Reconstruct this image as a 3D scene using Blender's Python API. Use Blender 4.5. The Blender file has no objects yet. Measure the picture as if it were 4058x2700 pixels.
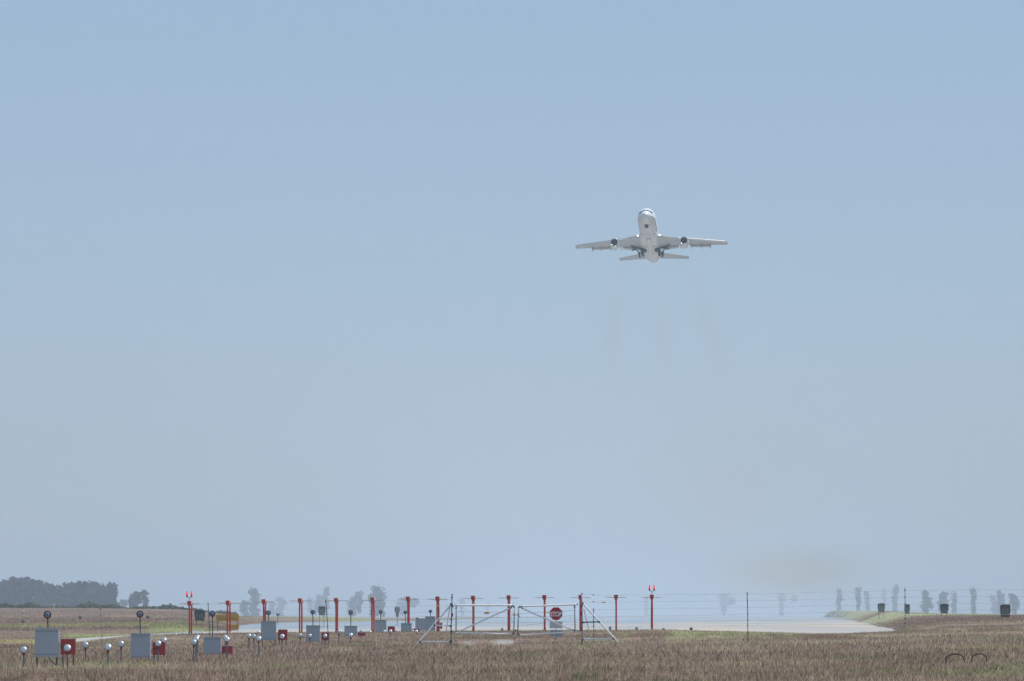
import bpy, math, random
import numpy as np
from mathutils import Vector, Matrix, Euler
R = math.radians
random.seed(7); rng = np.random.default_rng(11)
SC = bpy.context.scene
COL = SC.collection

# ---------------------------------------------------------------- camera, sky, sun, exposure
EYE, HZ, FP, KY = 2.0, 2440.0, 40000.0, 0.55      # eye height; a distance unit s is KY metres deep, FP/s picture units per metre
cam_d = bpy.data.cameras.new('camera'); cam = bpy.data.objects.new('camera', cam_d); COL.objects.link(cam)
cam.location = (0, 0, EYE); cam.rotation_euler = (R(90), 0, 0)
cam_d.sensor_width = 36; cam_d.lens = 36 * FP * KY / 4058; cam_d.shift_y = (HZ - 1350) / 4058
cam_d.clip_start = 1; cam_d.clip_end = 60000
SC.camera = cam
SUN_EL, SUN_AZ = 66, 82                            # azimuth measured from +Y (ahead) towards +X (right)
w = bpy.data.worlds.new('World'); SC.world = w; w.use_nodes = True
nt = w.node_tree; bg = nt.nodes['Background']
sky = nt.nodes.new('ShaderNodeTexSky'); sky.sky_type = 'NISHITA'; sky.sun_disc = False
sky.sun_elevation = R(SUN_EL); sky.sun_rotation = R(SUN_AZ)
sky.altitude = 0; sky.air_density = 1.0; sky.dust_density = 0.3; sky.ozone_density = 3.0
wb = nt.nodes.new('ShaderNodeMix'); wb.data_type = 'RGBA'; wb.blend_type = 'MULTIPLY'; wb.inputs['Factor'].default_value = 1
wb.inputs['B'].default_value = (.90, .975, 1.18, 1)            # white balance of the daylight
nt.links.new(sky.outputs[0], wb.inputs['A']); mv = nt.nodes.new('ShaderNodeMix'); mv.data_type = 'RGBA'; mv.inputs['Factor'].default_value = .55     # even marine veil over the clear sky
mv.inputs['B'].default_value = (4.35, 5.75, 7.35, 1); nt.links.new(wb.outputs['Result'], mv.inputs['A']); nt.links.new(mv.outputs['Result'], bg.inputs[0]); bg.inputs[1].default_value = 0.090
sl = bpy.data.lights.new('sun', 'SUN'); sl.energy = 3.2; sl.angle = R(0.5); sl.color = (1, 0.96, 0.9)
so = bpy.data.objects.new('sun', sl); COL.objects.link(so)
d = Vector((math.sin(R(SUN_AZ)) * math.cos(R(SUN_EL)), math.cos(R(SUN_AZ)) * math.cos(R(SUN_EL)), math.sin(R(SUN_EL))))
so.rotation_euler = d.to_track_quat('Z', 'Y').to_euler(); so.location = (0, 0, 60)
SC.view_settings.view_transform = 'Standard'; SC.view_settings.look = 'None'
SC.view_settings.exposure = 0.0; SC.view_settings.gamma = 1
SC.cycles.max_bounces = 6; SC.cycles.volume_bounces = 1
SC.cycles.use_denoising = True

# ---------------------------------------------------------------- helpers
def P(px, py, s):
    return Vector(((px - 2029) * s / FP, s * KY, EYE + (HZ - py) * s / FP))
def clean(s): return s
MATS = {}
def mat(name, col, rough=0.7, metal=0.0, var=0.12, scale=3.0, emit=None, es=1.0, bump=0.0, spec=0.4):
    m = bpy.data.materials.new(name); m.use_nodes = True
    n = m.node_tree.nodes; l = m.node_tree.links; b = n['Principled BSDF']
    b.inputs['Roughness'].default_value = rough; b.inputs['Metallic'].default_value = metal
    b.inputs['Specular IOR Level'].default_value = spec
    tc = n.new('ShaderNodeTexCoord'); nz = n.new('ShaderNodeTexNoise')
    nz.inputs['Scale'].default_value = scale; nz.inputs['Detail'].default_value = 5
    l.new(tc.outputs['Object'], nz.inputs['Vector'])
    mx = n.new('ShaderNodeMix'); mx.data_type = 'RGBA'
    l.new(nz.outputs['Fac'], mx.inputs['Factor'])
    mx.inputs['A'].default_value = (*[c * (1 - var) for c in col], 1)
    mx.inputs['B'].default_value = (*[min(1, c * (1 + var)) for c in col], 1)
    l.new(mx.outputs['Result'], b.inputs['Base Color'])
    if emit:
        b.inputs['Emission Color'].default_value = (*emit, 1); b.inputs['Emission Strength'].default_value = es
    if bump:
        bp = n.new('ShaderNodeBump'); bp.inputs['Strength'].default_value = bump
        l.new(nz.outputs['Fac'], bp.inputs['Height']); l.new(bp.outputs[0], b.inputs['Normal'])
    MATS[name] = m; return m

class MB:
    def __init__(s): s.v = []; s.f = []
    def add(s, vs, fs):
        o = len(s.v); s.v += [tuple(p) for p in vs]; s.f += [tuple(i + o for i in f) for f in fs]; return s
    def box(s, c, size, rot=None, taper=1.0):
        c = Vector(c); hx, hy, hz = [q / 2 for q in size]
        vs = []
        for z in (-1, 1):
            k = taper if z > 0 else 1
            for x, y in ((-1, -1), (1, -1), (1, 1), (-1, 1)):
                p = Vector((x * hx * k, y * hy * k, z * hz))
                if rot: p = rot @ p
                vs.append(c + p)
        return s.add(vs, [(3, 2, 1, 0), (4, 5, 6, 7), (0, 1, 5, 4), (1, 2, 6, 5), (2, 3, 7, 6), (3, 0, 4, 7)])
    def tube(s, pts, r, n=10, caps=True):
        pts = [Vector(p) for p in pts]; m = len(pts)
        rs = r if isinstance(r, (list, tuple)) else [r] * m
        vs = []; 
        for i, p in enumerate(pts):
            t = (pts[min(i + 1, m - 1)] - pts[max(i - 1, 0)]).normalized()
            a = Vector((0, 0, 1)) if abs(t.z) < 0.9 else Vector((0, 1, 0))
            u = t.cross(a).normalized(); v = t.cross(u)
            for k in range(n):
                q = 2 * math.pi * k / n
                vs.append(p + (u * math.cos(q) + v * math.sin(q)) * rs[i])
        fs = [(i * n + k, i * n + (k + 1) % n, (i + 1) * n + (k + 1) % n, (i + 1) * n + k) for i in range(m - 1) for k in range(n)]
        if caps: fs += [tuple(range(n))[::-1], tuple((m - 1) * n + k for k in range(n))]
        return s.add(vs, fs)
    def sphere(s, c, r, n=16, m=10, sc=(1, 1, 1)):
        c = Vector(c); vs = [c + Vector((0, 0, r * sc[2]))]
        for i in range(1, m):
            a = math.pi * i / m
            for k in range(n):
                b = 2 * math.pi * k / n
                vs.append(c + Vector((r * sc[0] * math.sin(a) * math.cos(b), r * sc[1] * math.sin(a) * math.sin(b), r * sc[2] * math.cos(a))))
        vs.append(c - Vector((0, 0, r * sc[2])))
        fs = [(0, 1 + k, 1 + (k + 1) % n) for k in range(n)]
        for i in range(m - 2):
            for k in range(n):
                a = 1 + i * n + k; b = 1 + i * n + (k + 1) % n
                fs.append((a, a + n, b + n, b))
        L = len(vs) - 1; o = 1 + (m - 2) * n
        fs += [(L, o + (k + 1) % n, o + k) for k in range(n)]
        return s.add(vs, fs)
    def loft(s, rings, caps=True):
        n = len(rings[0]); vs = [p for r_ in rings for p in r_]
        fs = [(i * n + k, i * n + (k + 1) % n, (i + 1) * n + (k + 1) % n, (i + 1) * n + k) for i in range(len(rings) - 1) for k in range(n)]
        if caps: fs += [tuple(range(n))[::-1], tuple((len(rings) - 1) * n + k for k in range(n))]
        return s.add(vs, fs)
    def prism(s, poly, y0, y1):      # poly of (x, z), extruded in depth
        n = len(poly)
        return s.add([(x, y0, z) for x, z in poly] + [(x, y1, z) for x, z in poly],
              [tuple(range(n)), tuple(range(n, 2 * n))[::-1]] + [(k, n + k, n + (k + 1) % n, (k + 1) % n) for k in range(n)])
    def build(s, name, m, parent=None, smooth=False, local=False, bevel=0, label=None):
        off = Vector((0, 0, 0))
        if parent is not None and not local: off = wloc(parent)
        me = bpy.data.meshes.new(name)
        me.from_pydata([(p[0] - off.x, p[1] - off.y, p[2] - off.z) for p in s.v], [], s.f)
        if smooth: me.polygons.foreach_set('use_smooth', [True] * len(me.polygons))
        me.materials.append(m); me.update()
        o = bpy.data.objects.new(name, me); COL.objects.link(o)
        if parent is not None: o.parent = parent
        if bevel:
            b = o.modifiers.new('bevel', 'BEVEL'); b.width = bevel; b.segments = 2; b.limit_method = 'ANGLE'
        if label: o['label'] = label
        return o
def wloc(o):
    v = Vector(o.location)
    while o.parent: o = o.parent; v += Vector(o.location)
    return v
def thing(name, loc, label, cat, group=None, rot=None):
    o = bpy.data.objects.new(name, None); COL.objects.link(o); o.location = loc; o.empty_display_size = 0.2
    if rot: o.rotation_euler = rot
    return tag(o, label, cat, group)
def tag(o, label=None, cat=None, group=None, kind=None):
    if label: o['label'] = label
    if cat: o['category'] = cat
    if group: o['group'] = group
    if kind: o['kind'] = kind
    return o
def np_mesh(name, V, F, m, cols=None, smooth=False):
    me = bpy.data.meshes.new(name); k = F.shape[1]
    me.vertices.add(len(V)); me.vertices.foreach_set('co', V.astype(np.float32).ravel())
    me.loops.add(F.size); me.loops.foreach_set('vertex_index', F.astype(np.int32).ravel())
    me.polygons.add(len(F)); me.polygons.foreach_set('loop_start', np.arange(0, F.size, k, dtype=np.int32))
    me.polygons.foreach_set('loop_total', np.full(len(F), k, dtype=np.int32))
    me.update(calc_edges=True)
    if cols is not None:
        a = me.color_attributes.new('tint', 'FLOAT_COLOR', 'POINT')
        a.data.foreach_set('color', np.c_[cols, np.ones(len(cols))].astype(np.float32).ravel())
    if smooth: me.polygons.foreach_set('use_smooth', np.ones(len(F), dtype=bool))
    me.materials.append(m)
    o = bpy.data.objects.new(name, me); COL.objects.link(o); return o
def vnoise(x, y, seed=0):
    xi = np.floor(x).astype(int); yi = np.floor(y).astype(int); fx = x - xi; fy = y - yi
    fx = fx * fx * (3 - 2 * fx); fy = fy * fy * (3 - 2 * fy)
    def h(a, b):
        q = np.sin(a * 127.1 + b * 311.7 + seed * 74.7) * 43758.5453
        return q - np.floor(q)
    return (h(xi, yi) * (1 - fx) + h(xi + 1, yi) * fx) * (1 - fy) + (h(xi, yi + 1) * (1 - fx) + h(xi + 1, yi + 1) * fx) * fy
def fbm(x, y, seed=0, o=4):
    t = 0; a = .5
    for k in range(o): t = t + a * vnoise(x * 2 ** k, y * 2 ** k, seed + k); a *= .5
    return t / (1 - .5 ** o)

# ---------------------------------------------------------------- materials
def tint_mat(name, rough=0.9, trans=0.0):
    m = bpy.data.materials.new(name); m.use_nodes = True
    n = m.node_tree.nodes; l = m.node_tree.links; b = n['Principled BSDF']
    at = n.new('ShaderNodeAttribute'); at.attribute_name = 'tint'
    tc = n.new('ShaderNodeTexCoord'); mp = n.new('ShaderNodeMapping'); nz = n.new('ShaderNodeTexNoise')
    mp.inputs['Scale'].default_value = (1, .25, 1)
    nz.inputs['Scale'].default_value = 1.3; nz.inputs['Detail'].default_value = 8
    l.new(tc.outputs['Object'], mp.inputs[0]); l.new(mp.outputs[0], nz.inputs['Vector'])
    mr = n.new('ShaderNodeMapRange'); mr.inputs['From Min'].default_value = .3; mr.inputs['From Max'].default_value = .7
    mr.inputs['To Min'].default_value = .75; mr.inputs['To Max'].default_value = 1.25
    l.new(nz.outputs['Fac'], mr.inputs['Value'])
    mx = n.new('ShaderNodeMix'); mx.data_type = 'RGBA'; mx.blend_type = 'MULTIPLY'; mx.inputs['Factor'].default_value = 1
    l.new(at.outputs['Color'], mx.inputs['A']); l.new(mr.outputs[0], mx.inputs['B'])
    l.new(mx.outputs['Result'], b.inputs['Base Color'])
    b.inputs['Roughness'].default_value = rough; b.inputs['Specular IOR Level'].default_value = 0.1
    return m
M_ground = tint_mat('soil_and_turf'); M_grass = tint_mat('dry_grass_blades')
def make_translucent(m, f):
    n = m.node_tree.nodes; l = m.node_tree.links; tr = n.new('ShaderNodeBsdfTranslucent'); ms = n.new('ShaderNodeMixShader'); ms.inputs[0].default_value = f
    l.new([x for x in n if x.type == 'MIX'][0].outputs['Result'], tr.inputs['Color'])
    l.new(n['Principled BSDF'].outputs[0], ms.inputs[1]); l.new(tr.outputs[0], ms.inputs[2]); l.new(ms.outputs[0], n['Material Output'].inputs['Surface'])
make_translucent(M_grass, .45)
mat('cabinet_grey', (.38, .44, .50), .55, var=.07, scale=1.2)
mat('cabinet_dark', (.10, .12, .14), .6)
mat('red_box', (.36, .045, .045), .6, var=.18, scale=2)
mat('red_paint', (.50, .05, .045), .6, var=.2, scale=3)
m_ = MATS['red_paint']; n_ = m_.node_tree.nodes; l_ = m_.node_tree.links
z_ = n_.new('ShaderNodeTexNoise'); z_.inputs['Scale'].default_value = 2.2; z_.inputs['Detail'].default_value = 3
l_.new([x for x in n_ if x.type == 'TEX_COORD'][0].outputs['Object'], z_.inputs['Vector'])
r_ = n_.new('ShaderNodeMapRange'); r_.inputs['From Min'].default_value = .56; r_.inputs['From Max'].default_value = .68; r_.inputs['To Max'].default_value = .45; l_.new(z_.outputs['Fac'], r_.inputs['Value'])
f_ = n_.new('ShaderNodeMix'); f_.data_type = 'RGBA'; l_.new(r_.outputs[0], f_.inputs['Factor']); l_.new([x for x in n_ if x.type == 'MIX'][0].outputs['Result'], f_.inputs['A']); f_.inputs['B'].default_value = (.55, .30, .28, 1)
l_.new(f_.outputs['Result'], n_['Principled BSDF'].inputs['Base Color'])
mat('red_pale', (.72, .52, .49), .7, var=.12, scale=3)  # on the mast booms: sunlit, hazy side put into the base colour
mat('galv', (.30, .34, .38), .5, metal=.3, var=.2, scale=4)
mat('pole_grey', (.13, .16, .18), .6, var=.2, scale=4)
mat('galv_bright', (.88, .89, .88), .45, metal=.0, var=.15, scale=3)
mat('dark_steel', (.05, .065, .07), .6, var=.3)
mat('lamp_shell', (.45, .485, .50), .34, metal=.5, var=.14, scale=8)
mat('lamp_neck', (.20, .03, .03), .6)
mat('ring_red', (.16, .03, .02), .6)
mat('lens_blue', (.16, .27, .42), .12, var=.6, scale=9, spec=.9)
mat('lens_dark', (.03, .035, .045), .15, var=.4, scale=6, spec=.8)
mat('red_lens', (.8, .02, .04), .2, emit=(.95, .0, .012), es=.75)
mat('orange_board', (.40, .235, .03), .6, var=.22, scale=1.5)
mat('orange_tag', (.85, .45, .03), .6)
mat('stop_red', (.45, .01, .03), .5, var=.08)
mat('stop_white', (.88, .89, .90), .5, var=.05)
mat('plate_white', (.62, .66, .68), .6, var=.2, scale=9)
mat('plate_blue', (.32, .39, .45), .6, var=.2, scale=8)
mat('plate_ink', (.32, .36, .4), .6)
mat('sign_black', (.05, .065, .07), .7, var=.3)
mat('sign_slate', (.12, .14, .145), .7, var=.4, scale=2)
mat('wire', (.22, .24, .25), .6, metal=.4)
mat('dip', (.42, .36, .33), .6, var=.35, scale=5)
mat('rust', (.05, .03, .03), .8, var=.3)
mat('concrete', (.33, .33, .31), .9)
mat('hazed_leaf', (.018, .042, .066), .95, var=.3, scale=.1, spec=.1)  # blue of the distant haze put into the leaf colour
mat('scrub_leaf', (.14, .17, .10), .95, var=.3, scale=.1, spec=.1)
mat('far_bark', (.06, .05, .045), .95, spec=.1)
mat('tuft_green', (.09, .13, .04), .9, var=.3, scale=2, spec=.1)
mat('petal_yellow', (.60, .56, .36), .7, var=.3, scale=20, spec=.2)
mat('stone', (.48, .46, .42), .9)
mat('plane_grey', (.66, .65, .62), .45, var=.05, scale=.4)
mat('plane_wing', (.44, .44, .43), .45, var=.08, scale=.3)
mat('plane_metal', (.72, .74, .76), .22, metal=.8, var=.06)
mat('plane_dark', (.012, .016, .02), .6, spec=.2)
mat('plane_lamp', (1, .95, .85), .2, emit=(1, .93, .8), es=5)
mat('plane_seam', (.28, .29, .31), .5)
mat('plane_stripe', (.10, .10, .17), .5)

def runway_mat():
    m = bpy.data.materials.new('hot_runway_concrete'); m.use_nodes = True
    n = m.node_tree.nodes; l = m.node_tree.links; b = n['Principled BSDF']; out = n['Material Output']
    b.inputs['Roughness'].default_value = .9; b.inputs['Specular IOR Level'].default_value = .1
    tc = n.new('ShaderNodeTexCoord'); sp = n.new('ShaderNodeSeparateXYZ'); l.new(tc.outputs['Object'], sp.inputs[0])
    # slab colour
    mp = n.new('ShaderNodeMapping'); mp.inputs['Scale'].default_value = (.05, .004, 1); l.new(tc.outputs['Object'], mp.inputs[0])
    nz = n.new('ShaderNodeTexNoise'); nz.inputs['Scale'].default_value = 1; nz.inputs['Detail'].default_value = 6; l.new(mp.outputs[0], nz.inputs['Vector'])
    cr = n.new('ShaderNodeValToRGB'); l.new(nz.outputs['Fac'], cr.inputs[0])
    cr.color_ramp.elements[0].position = .35; cr.color_ramp.elements[0].color = (.44, .42, .39, 1)
    cr.color_ramp.elements[1].position = .68; cr.color_ramp.elements[1].color = (.62, .50, .36, 1)
    e = cr.color_ramp.elements.new(.55); e.color = (.48, .455, .415, 1)
    l.new(cr.outputs[0], b.inputs['Base Color'])
    # layer of hot air: beyond a few hundred metres the surface mirrors the sky, in streaks
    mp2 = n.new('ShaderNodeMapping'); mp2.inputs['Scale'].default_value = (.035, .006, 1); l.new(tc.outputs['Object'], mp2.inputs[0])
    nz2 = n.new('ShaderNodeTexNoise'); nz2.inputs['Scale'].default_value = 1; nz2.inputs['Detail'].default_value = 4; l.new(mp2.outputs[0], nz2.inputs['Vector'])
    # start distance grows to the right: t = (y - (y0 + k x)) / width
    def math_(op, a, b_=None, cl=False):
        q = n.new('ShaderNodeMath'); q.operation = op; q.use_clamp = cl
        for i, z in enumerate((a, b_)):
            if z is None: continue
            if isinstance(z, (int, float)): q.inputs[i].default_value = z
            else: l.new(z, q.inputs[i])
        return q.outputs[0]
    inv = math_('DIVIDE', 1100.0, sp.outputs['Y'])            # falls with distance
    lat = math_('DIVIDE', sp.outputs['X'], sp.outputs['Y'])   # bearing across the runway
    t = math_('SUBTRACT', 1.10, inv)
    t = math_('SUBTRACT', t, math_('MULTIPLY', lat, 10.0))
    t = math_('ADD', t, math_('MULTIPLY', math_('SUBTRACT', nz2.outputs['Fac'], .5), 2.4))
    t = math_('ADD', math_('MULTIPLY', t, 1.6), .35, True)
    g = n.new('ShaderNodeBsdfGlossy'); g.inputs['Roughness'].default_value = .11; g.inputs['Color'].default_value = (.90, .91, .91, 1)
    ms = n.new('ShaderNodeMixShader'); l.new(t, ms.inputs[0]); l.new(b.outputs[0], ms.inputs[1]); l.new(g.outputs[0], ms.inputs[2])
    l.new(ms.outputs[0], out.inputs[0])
    return m
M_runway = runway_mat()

# ---------------------------------------------------------------- terrain
PXC = np.array([-3000, -800, 0, 400, 700, 850, 950, 1300, 1650, 2000, 2600, 3000, 3240, 3330, 3500, 3750, 4058, 4900, 7000.])
def zr(s, py): return [(HZ - y) * s / FP for y in py]
ROWS = [
 (20,  [-2.0] * 19), (290, [-1.98,-1.95,-1.93,-1.93,-1.93,-1.93,-1.93,-1.93,-1.93,-1.92,-1.9,-1.9,-1.9,-1.9,-1.88,-1.85,-1.8,-1.8,-1.8]),
 (350, [-2.15,-2.15,-2.12,-2.12,-2.1,-2.1,-2.1,-2.05,-2.0,-1.97,-1.92,-1.9,-1.87,-1.86,-1.84,-1.8,-1.77,-1.7,-1.7]),
 (450, [-2.3,-2.3,-2.25,-2.25,-2.22,-2.22,-2.2,-2.12,-2.02,-1.97,-1.9,-1.85,-1.8,-1.8,-1.75,-1.7,-1.65,-1.6,-1.6]),
 (600, [-2.4,-2.4,-2.35,-2.35,-2.3,-2.25,-2.2,-2.02,-1.97,-1.93,-1.84,-1.74,-1.68,-1.66,-1.58,-1.42,-1.35,-1.3,-1.3]),
 (700, zr(700, [2560,2560,2560,2560,2555,2553,2550,2548,2543,2535,2520,2515,2521,2522,2520,2512,2507,2500,2500])),
 (850, zr(850, [2545,2540,2540,2534,2521,2518,2516,2512,2509,2506,2503,2514,2521,2523,2516,2499,2490,2485,2485])),
 (960, zr(960, [2535,2535,2535,2530,2518,2516,2515,2509,2506,2503,2500,2509,2518,2516,2507,2489,2480,2475,2475])),
 (1100, [-2.3,-2.3,-2.3,-2.2,-2.05] + [-2.0] * 9 + [-1.9,-1.4,-1.15,-1.0,-1.0]),
 (1430, [-1.6,-1.6,-1.5,-1.35,-1.15,-1.7,-1.9,-2,-2,-2,-2,-2,-2,-2,-1.5,-.75,-.4,-.3,-.3]),
 (2000, [-.6,-.6,-.6,-.55,-.6,-1.2,-1.95,-2,-2,-2,-2,-2,-2,-2,-.4,-.15,-.0,0,0]),
 (2450, [.5,.5,.5,.5,.2,-.2,-.4,-2,-2,-2,-2,-2,-2,-2,.35,.35,.1,0,0]),
 (2950, [1.6,1.6,1.6,1.5,1.0,.3,-.4,-2,-2,-2,-2,-2,-2,-1.9,.8,.4,.1,0,0]),
 (3300, [2.3,2.3,2.3,2.2,1.7,.7,-.4,-.4,-1.3,-2,-2,-2,-2,-1.7,1.2,.5,.1,0,0]),
 (3700, [2.8,2.8,2.8,2.7,2.3,1.0,-.2,-.6,-1.8,-2,-2,-2,-2,-1.0,1.6,.6,.1,0,0]),
 (4600, [2.8,2.8,2.8,2.6,1.8,.5,-1,-2,-2,-2,-2,-2,-2,.5,2,.6,0,0,0]),
 (7000, [-2] * 12 + [-1.5, 3.6, 3.0, .9, .3, 0, 0]),
 (9000, [-2] * 12 + [4.6, 4.6, 3.4, .8, 0, 0, 0]),
 (12000, [-2.0] * 19), (52000, [-2.0] * 19)]
RWY_END = 9500
RS = np.array([r[0] for r in ROWS], float); RZ = np.array([r[1] for r in ROWS], float)
L_S = [0, 760, 860, 1176, 1340, 2105, 2960, 3636, 5300, 8000, 60000]; L_P = [9000, 285, 285, 690, 935, 955, 1150, 1650, 1850, 2000, 2150]
R_S = [760, 1049, 1050, 1111, 1250, 2160, 3300, 6000, 10000, 60000]; R_P = [290, 800, 3560, 3590, 3560, 3450, 3400, 3330, 3260, 3230]
def is_runway(px, s):
    return (s > 760) & (s < RWY_END) & (px > np.interp(s, L_S, L_P)) & (px < np.interp(s, R_S, R_P))
def gz(px, s):
    px = np.asarray(px, float); s = np.asarray(s, float); px, s = np.broadcast_arrays(px, s)
    rows = np.stack([np.interp(px, PXC, r) for r in RZ])
    i = np.clip(np.searchsorted(RS, s) - 1, 0, len(RS) - 2)
    t = np.clip((s - RS[i]) / (RS[i + 1] - RS[i]), 0, 1); t = t * t * (3 - 2 * t) * .5 + t * .5
    a = np.take_along_axis(rows, i[None], 0)[0]; b = np.take_along_axis(rows, i[None] + 1, 0)[0]
    z = EYE + a * (1 - t) + b * t
    x = (px - 2029) * s / FP; y = s * KY
    bump = (fbm(x * .15, y * .06, 3) - .5) * .22 + (fbm(x * .03, y * .012, 9) - .5) * .2 * np.clip(s / 900, 0, 1)
    z = z + bump * np.clip((3500 - s) / 2000, .0, 1)
    re = np.interp(s, R_S, R_P); wd = np.interp(s, [1000, 1100, 2160, 3300, 6000, 9000], [1, 60, 170, 110, 40, 20])
    k = np.clip((px - re) / wd, 0, 1); z = np.where((s > 1100) & (px > 2800), z * k ** .7, z)
    le = np.interp(s, L_S[1:], L_P[1:]); k = np.clip((le - px) / np.interp(s, [1200, 3000, 5000], [60, 180, 200]), 0, 1); z = np.where((s > 1250) & (px < 2400), z * k ** .7, z)
    return np.where(is_runway(px, s), 0.0, z)
def gpt(px, s): return Vector(((px - 2029) * s / FP, s * KY, float(gz(px, s))))

# plant cover colours, as patches that stay put on the ground
BROWN = np.array([.232, .170, .114]); STRAW = np.array([.39, .32, .215]); PURP = np.array([.22, .153, .122])
GREEN = np.array([.30, .33, .13]); OLIVE = np.array([.15, .17, .07]); GRAVEL = np.array([.44, .42, .38]); YEL = np.array([.40, .36, .14])
PATCH = [  # px0, px1, s0, s1, colour, strength
 (-900, 240, 760, 900, YEL, .75), (240, 700, 880, 1190, GREEN, .9), (560, 860, 1150, 1350, GREEN, .7), (-900, 760, 1330, 1560, GREEN, .55),
 (-900, 600, 1560, 2200, PURP, .8), (-900, 620, 1150, 1330, PURP, .6), (-900, 900, 2300, 3300, PURP, .8), (950, 1900, 3150, 3800, GREEN, .8), (960, 1500, 2500, 3120, PURP, .5),
 (2640, 3210, 640, 905, np.array([.37, .37, .19]), .85), (1500, 2600, 890, 1010, OLIVE, .6), (3380, 5000, 1950, 3400, np.array([.40, .41, .23]), .95), (3230, 3700, 3400, 9500, np.array([.40, .41, .23]), .9), (3380, 4150, 640, 740, STRAW, .7),
 (3500, 5000, 1400, 2000, PURP, .6), (3640, 3720, 1040, 1250, GREEN, .9), (3500, 3640, 1000, 1350, OLIVE, .5), (3740, 3860, 800, 900, STRAW, .8),
 (1815, 1890, 630, 685, GRAVEL, .7), (1950, 2035, 632, 688, GRAVEL, .7), (2085, 2190, 585, 612, GRAVEL, .9), (1290, 1620, 618, 660, OLIVE, .7), (1300, 1420, 560, 600, STRAW, .6),
 (2440, 2510, 640, 800, GREEN, .5), (2050, 2330, 620, 680, PURP, .5)]
def cover(px, s):
    x = (px - 2029) * s / FP; y = s * KY
    a = fbm(x * .35, y * .12, 21)[:, None]; b = fbm(x * .09, y * .03, 33)[:, None]
    c = BROWN * (1 - a) + PURP * a; c = c * (1 - np.clip(b - .45, 0, 1) * 1.6) + STRAW * np.clip(b - .45, 0, 1) * 1.6
    g = np.clip((fbm(x * .22, y * .07, 55)[:, None] - .62) * 5, 0, .6); c = c * (1 - g) + OLIVE * g
    c = c * (.78 + .44 * fbm(x * .13, y * .05, 83)[:, None])
    wob = (fbm(x * .3, y * .05, 71) - .5)
    for p0, p1, s0, s1, k, st in PATCH:
        e = 40 + 0 * px; m1 = np.clip((px - p0 + wob * 90) / e, 0, 1) * np.clip((p1 - px + wob * 90) / e, 0, 1)
        ls = (s1 - s0) * .25; m2 = np.clip((s - s0 + wob * ls * 2) / ls, 0, 1) * np.clip((s1 - s + wob * ls * 2) / ls, 0, 1)
        f = (m1 * m2 * st)[:, None]; f = f * np.clip(.6 + (fbm(x * .5, y * .2, 90)[:, None]) * .8, 0, 1) if k is not GRAVEL else np.clip(f * 1.6 * (fbm(x * .6, y * .15, 91)[:, None] + .15), 0, 1)
        c = c * (1 - f) + k * f
    f = np.clip((s - 6000) / 5000, 0, 1)[:, None]; c = c * (1 - f) + np.array([.34, .33, .32]) * f      # far ground paled so its bounce brightens the haze
    return c
def build_terrain():
    px = np.unique(np.concatenate([np.arange(-3000, -300, 90), np.arange(-300, 4360, 10), np.arange(4360, 7001, 90)]).astype(float))
    s = np.concatenate([[20, 60, 110, 160, 200], np.arange(230, 700, 8), np.arange(700, 1250, 6), 1250 * 1.012 ** np.arange(0, 314)])
    s = s[s < 52000]; PX, S = np.meshgrid(px, s); fx, fs = PX.ravel(), S.ravel()
    Z = gz(fx, fs); V = np.c_[(fx - 2029) * fs / FP, fs * KY, Z]
    nx, ns = len(px), len(s); i = (np.arange(ns - 1)[:, None] * nx + np.arange(nx - 1)[None]).ravel()
    F = np.c_[i, i + 1, i + nx + 1, i + nx]
    cp = (fx[F].mean(1)); cs = fs[F].mean(1)
    # a slightly ragged pavement edge
    rw = is_runway(cp + (fbm(cs / 60, cp / 60, 5) - .5) * np.where(cp > 3000, 95, 30), cs * (1 + (vnoise(cp / 35, cs / 90, 6) - .5) * .03))
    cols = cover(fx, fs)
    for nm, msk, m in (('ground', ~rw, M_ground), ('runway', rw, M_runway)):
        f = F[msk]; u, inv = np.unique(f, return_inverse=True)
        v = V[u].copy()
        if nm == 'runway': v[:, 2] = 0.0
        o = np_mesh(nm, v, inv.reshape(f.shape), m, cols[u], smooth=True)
        o['kind'] = 'structure'
build_terrain()

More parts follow.
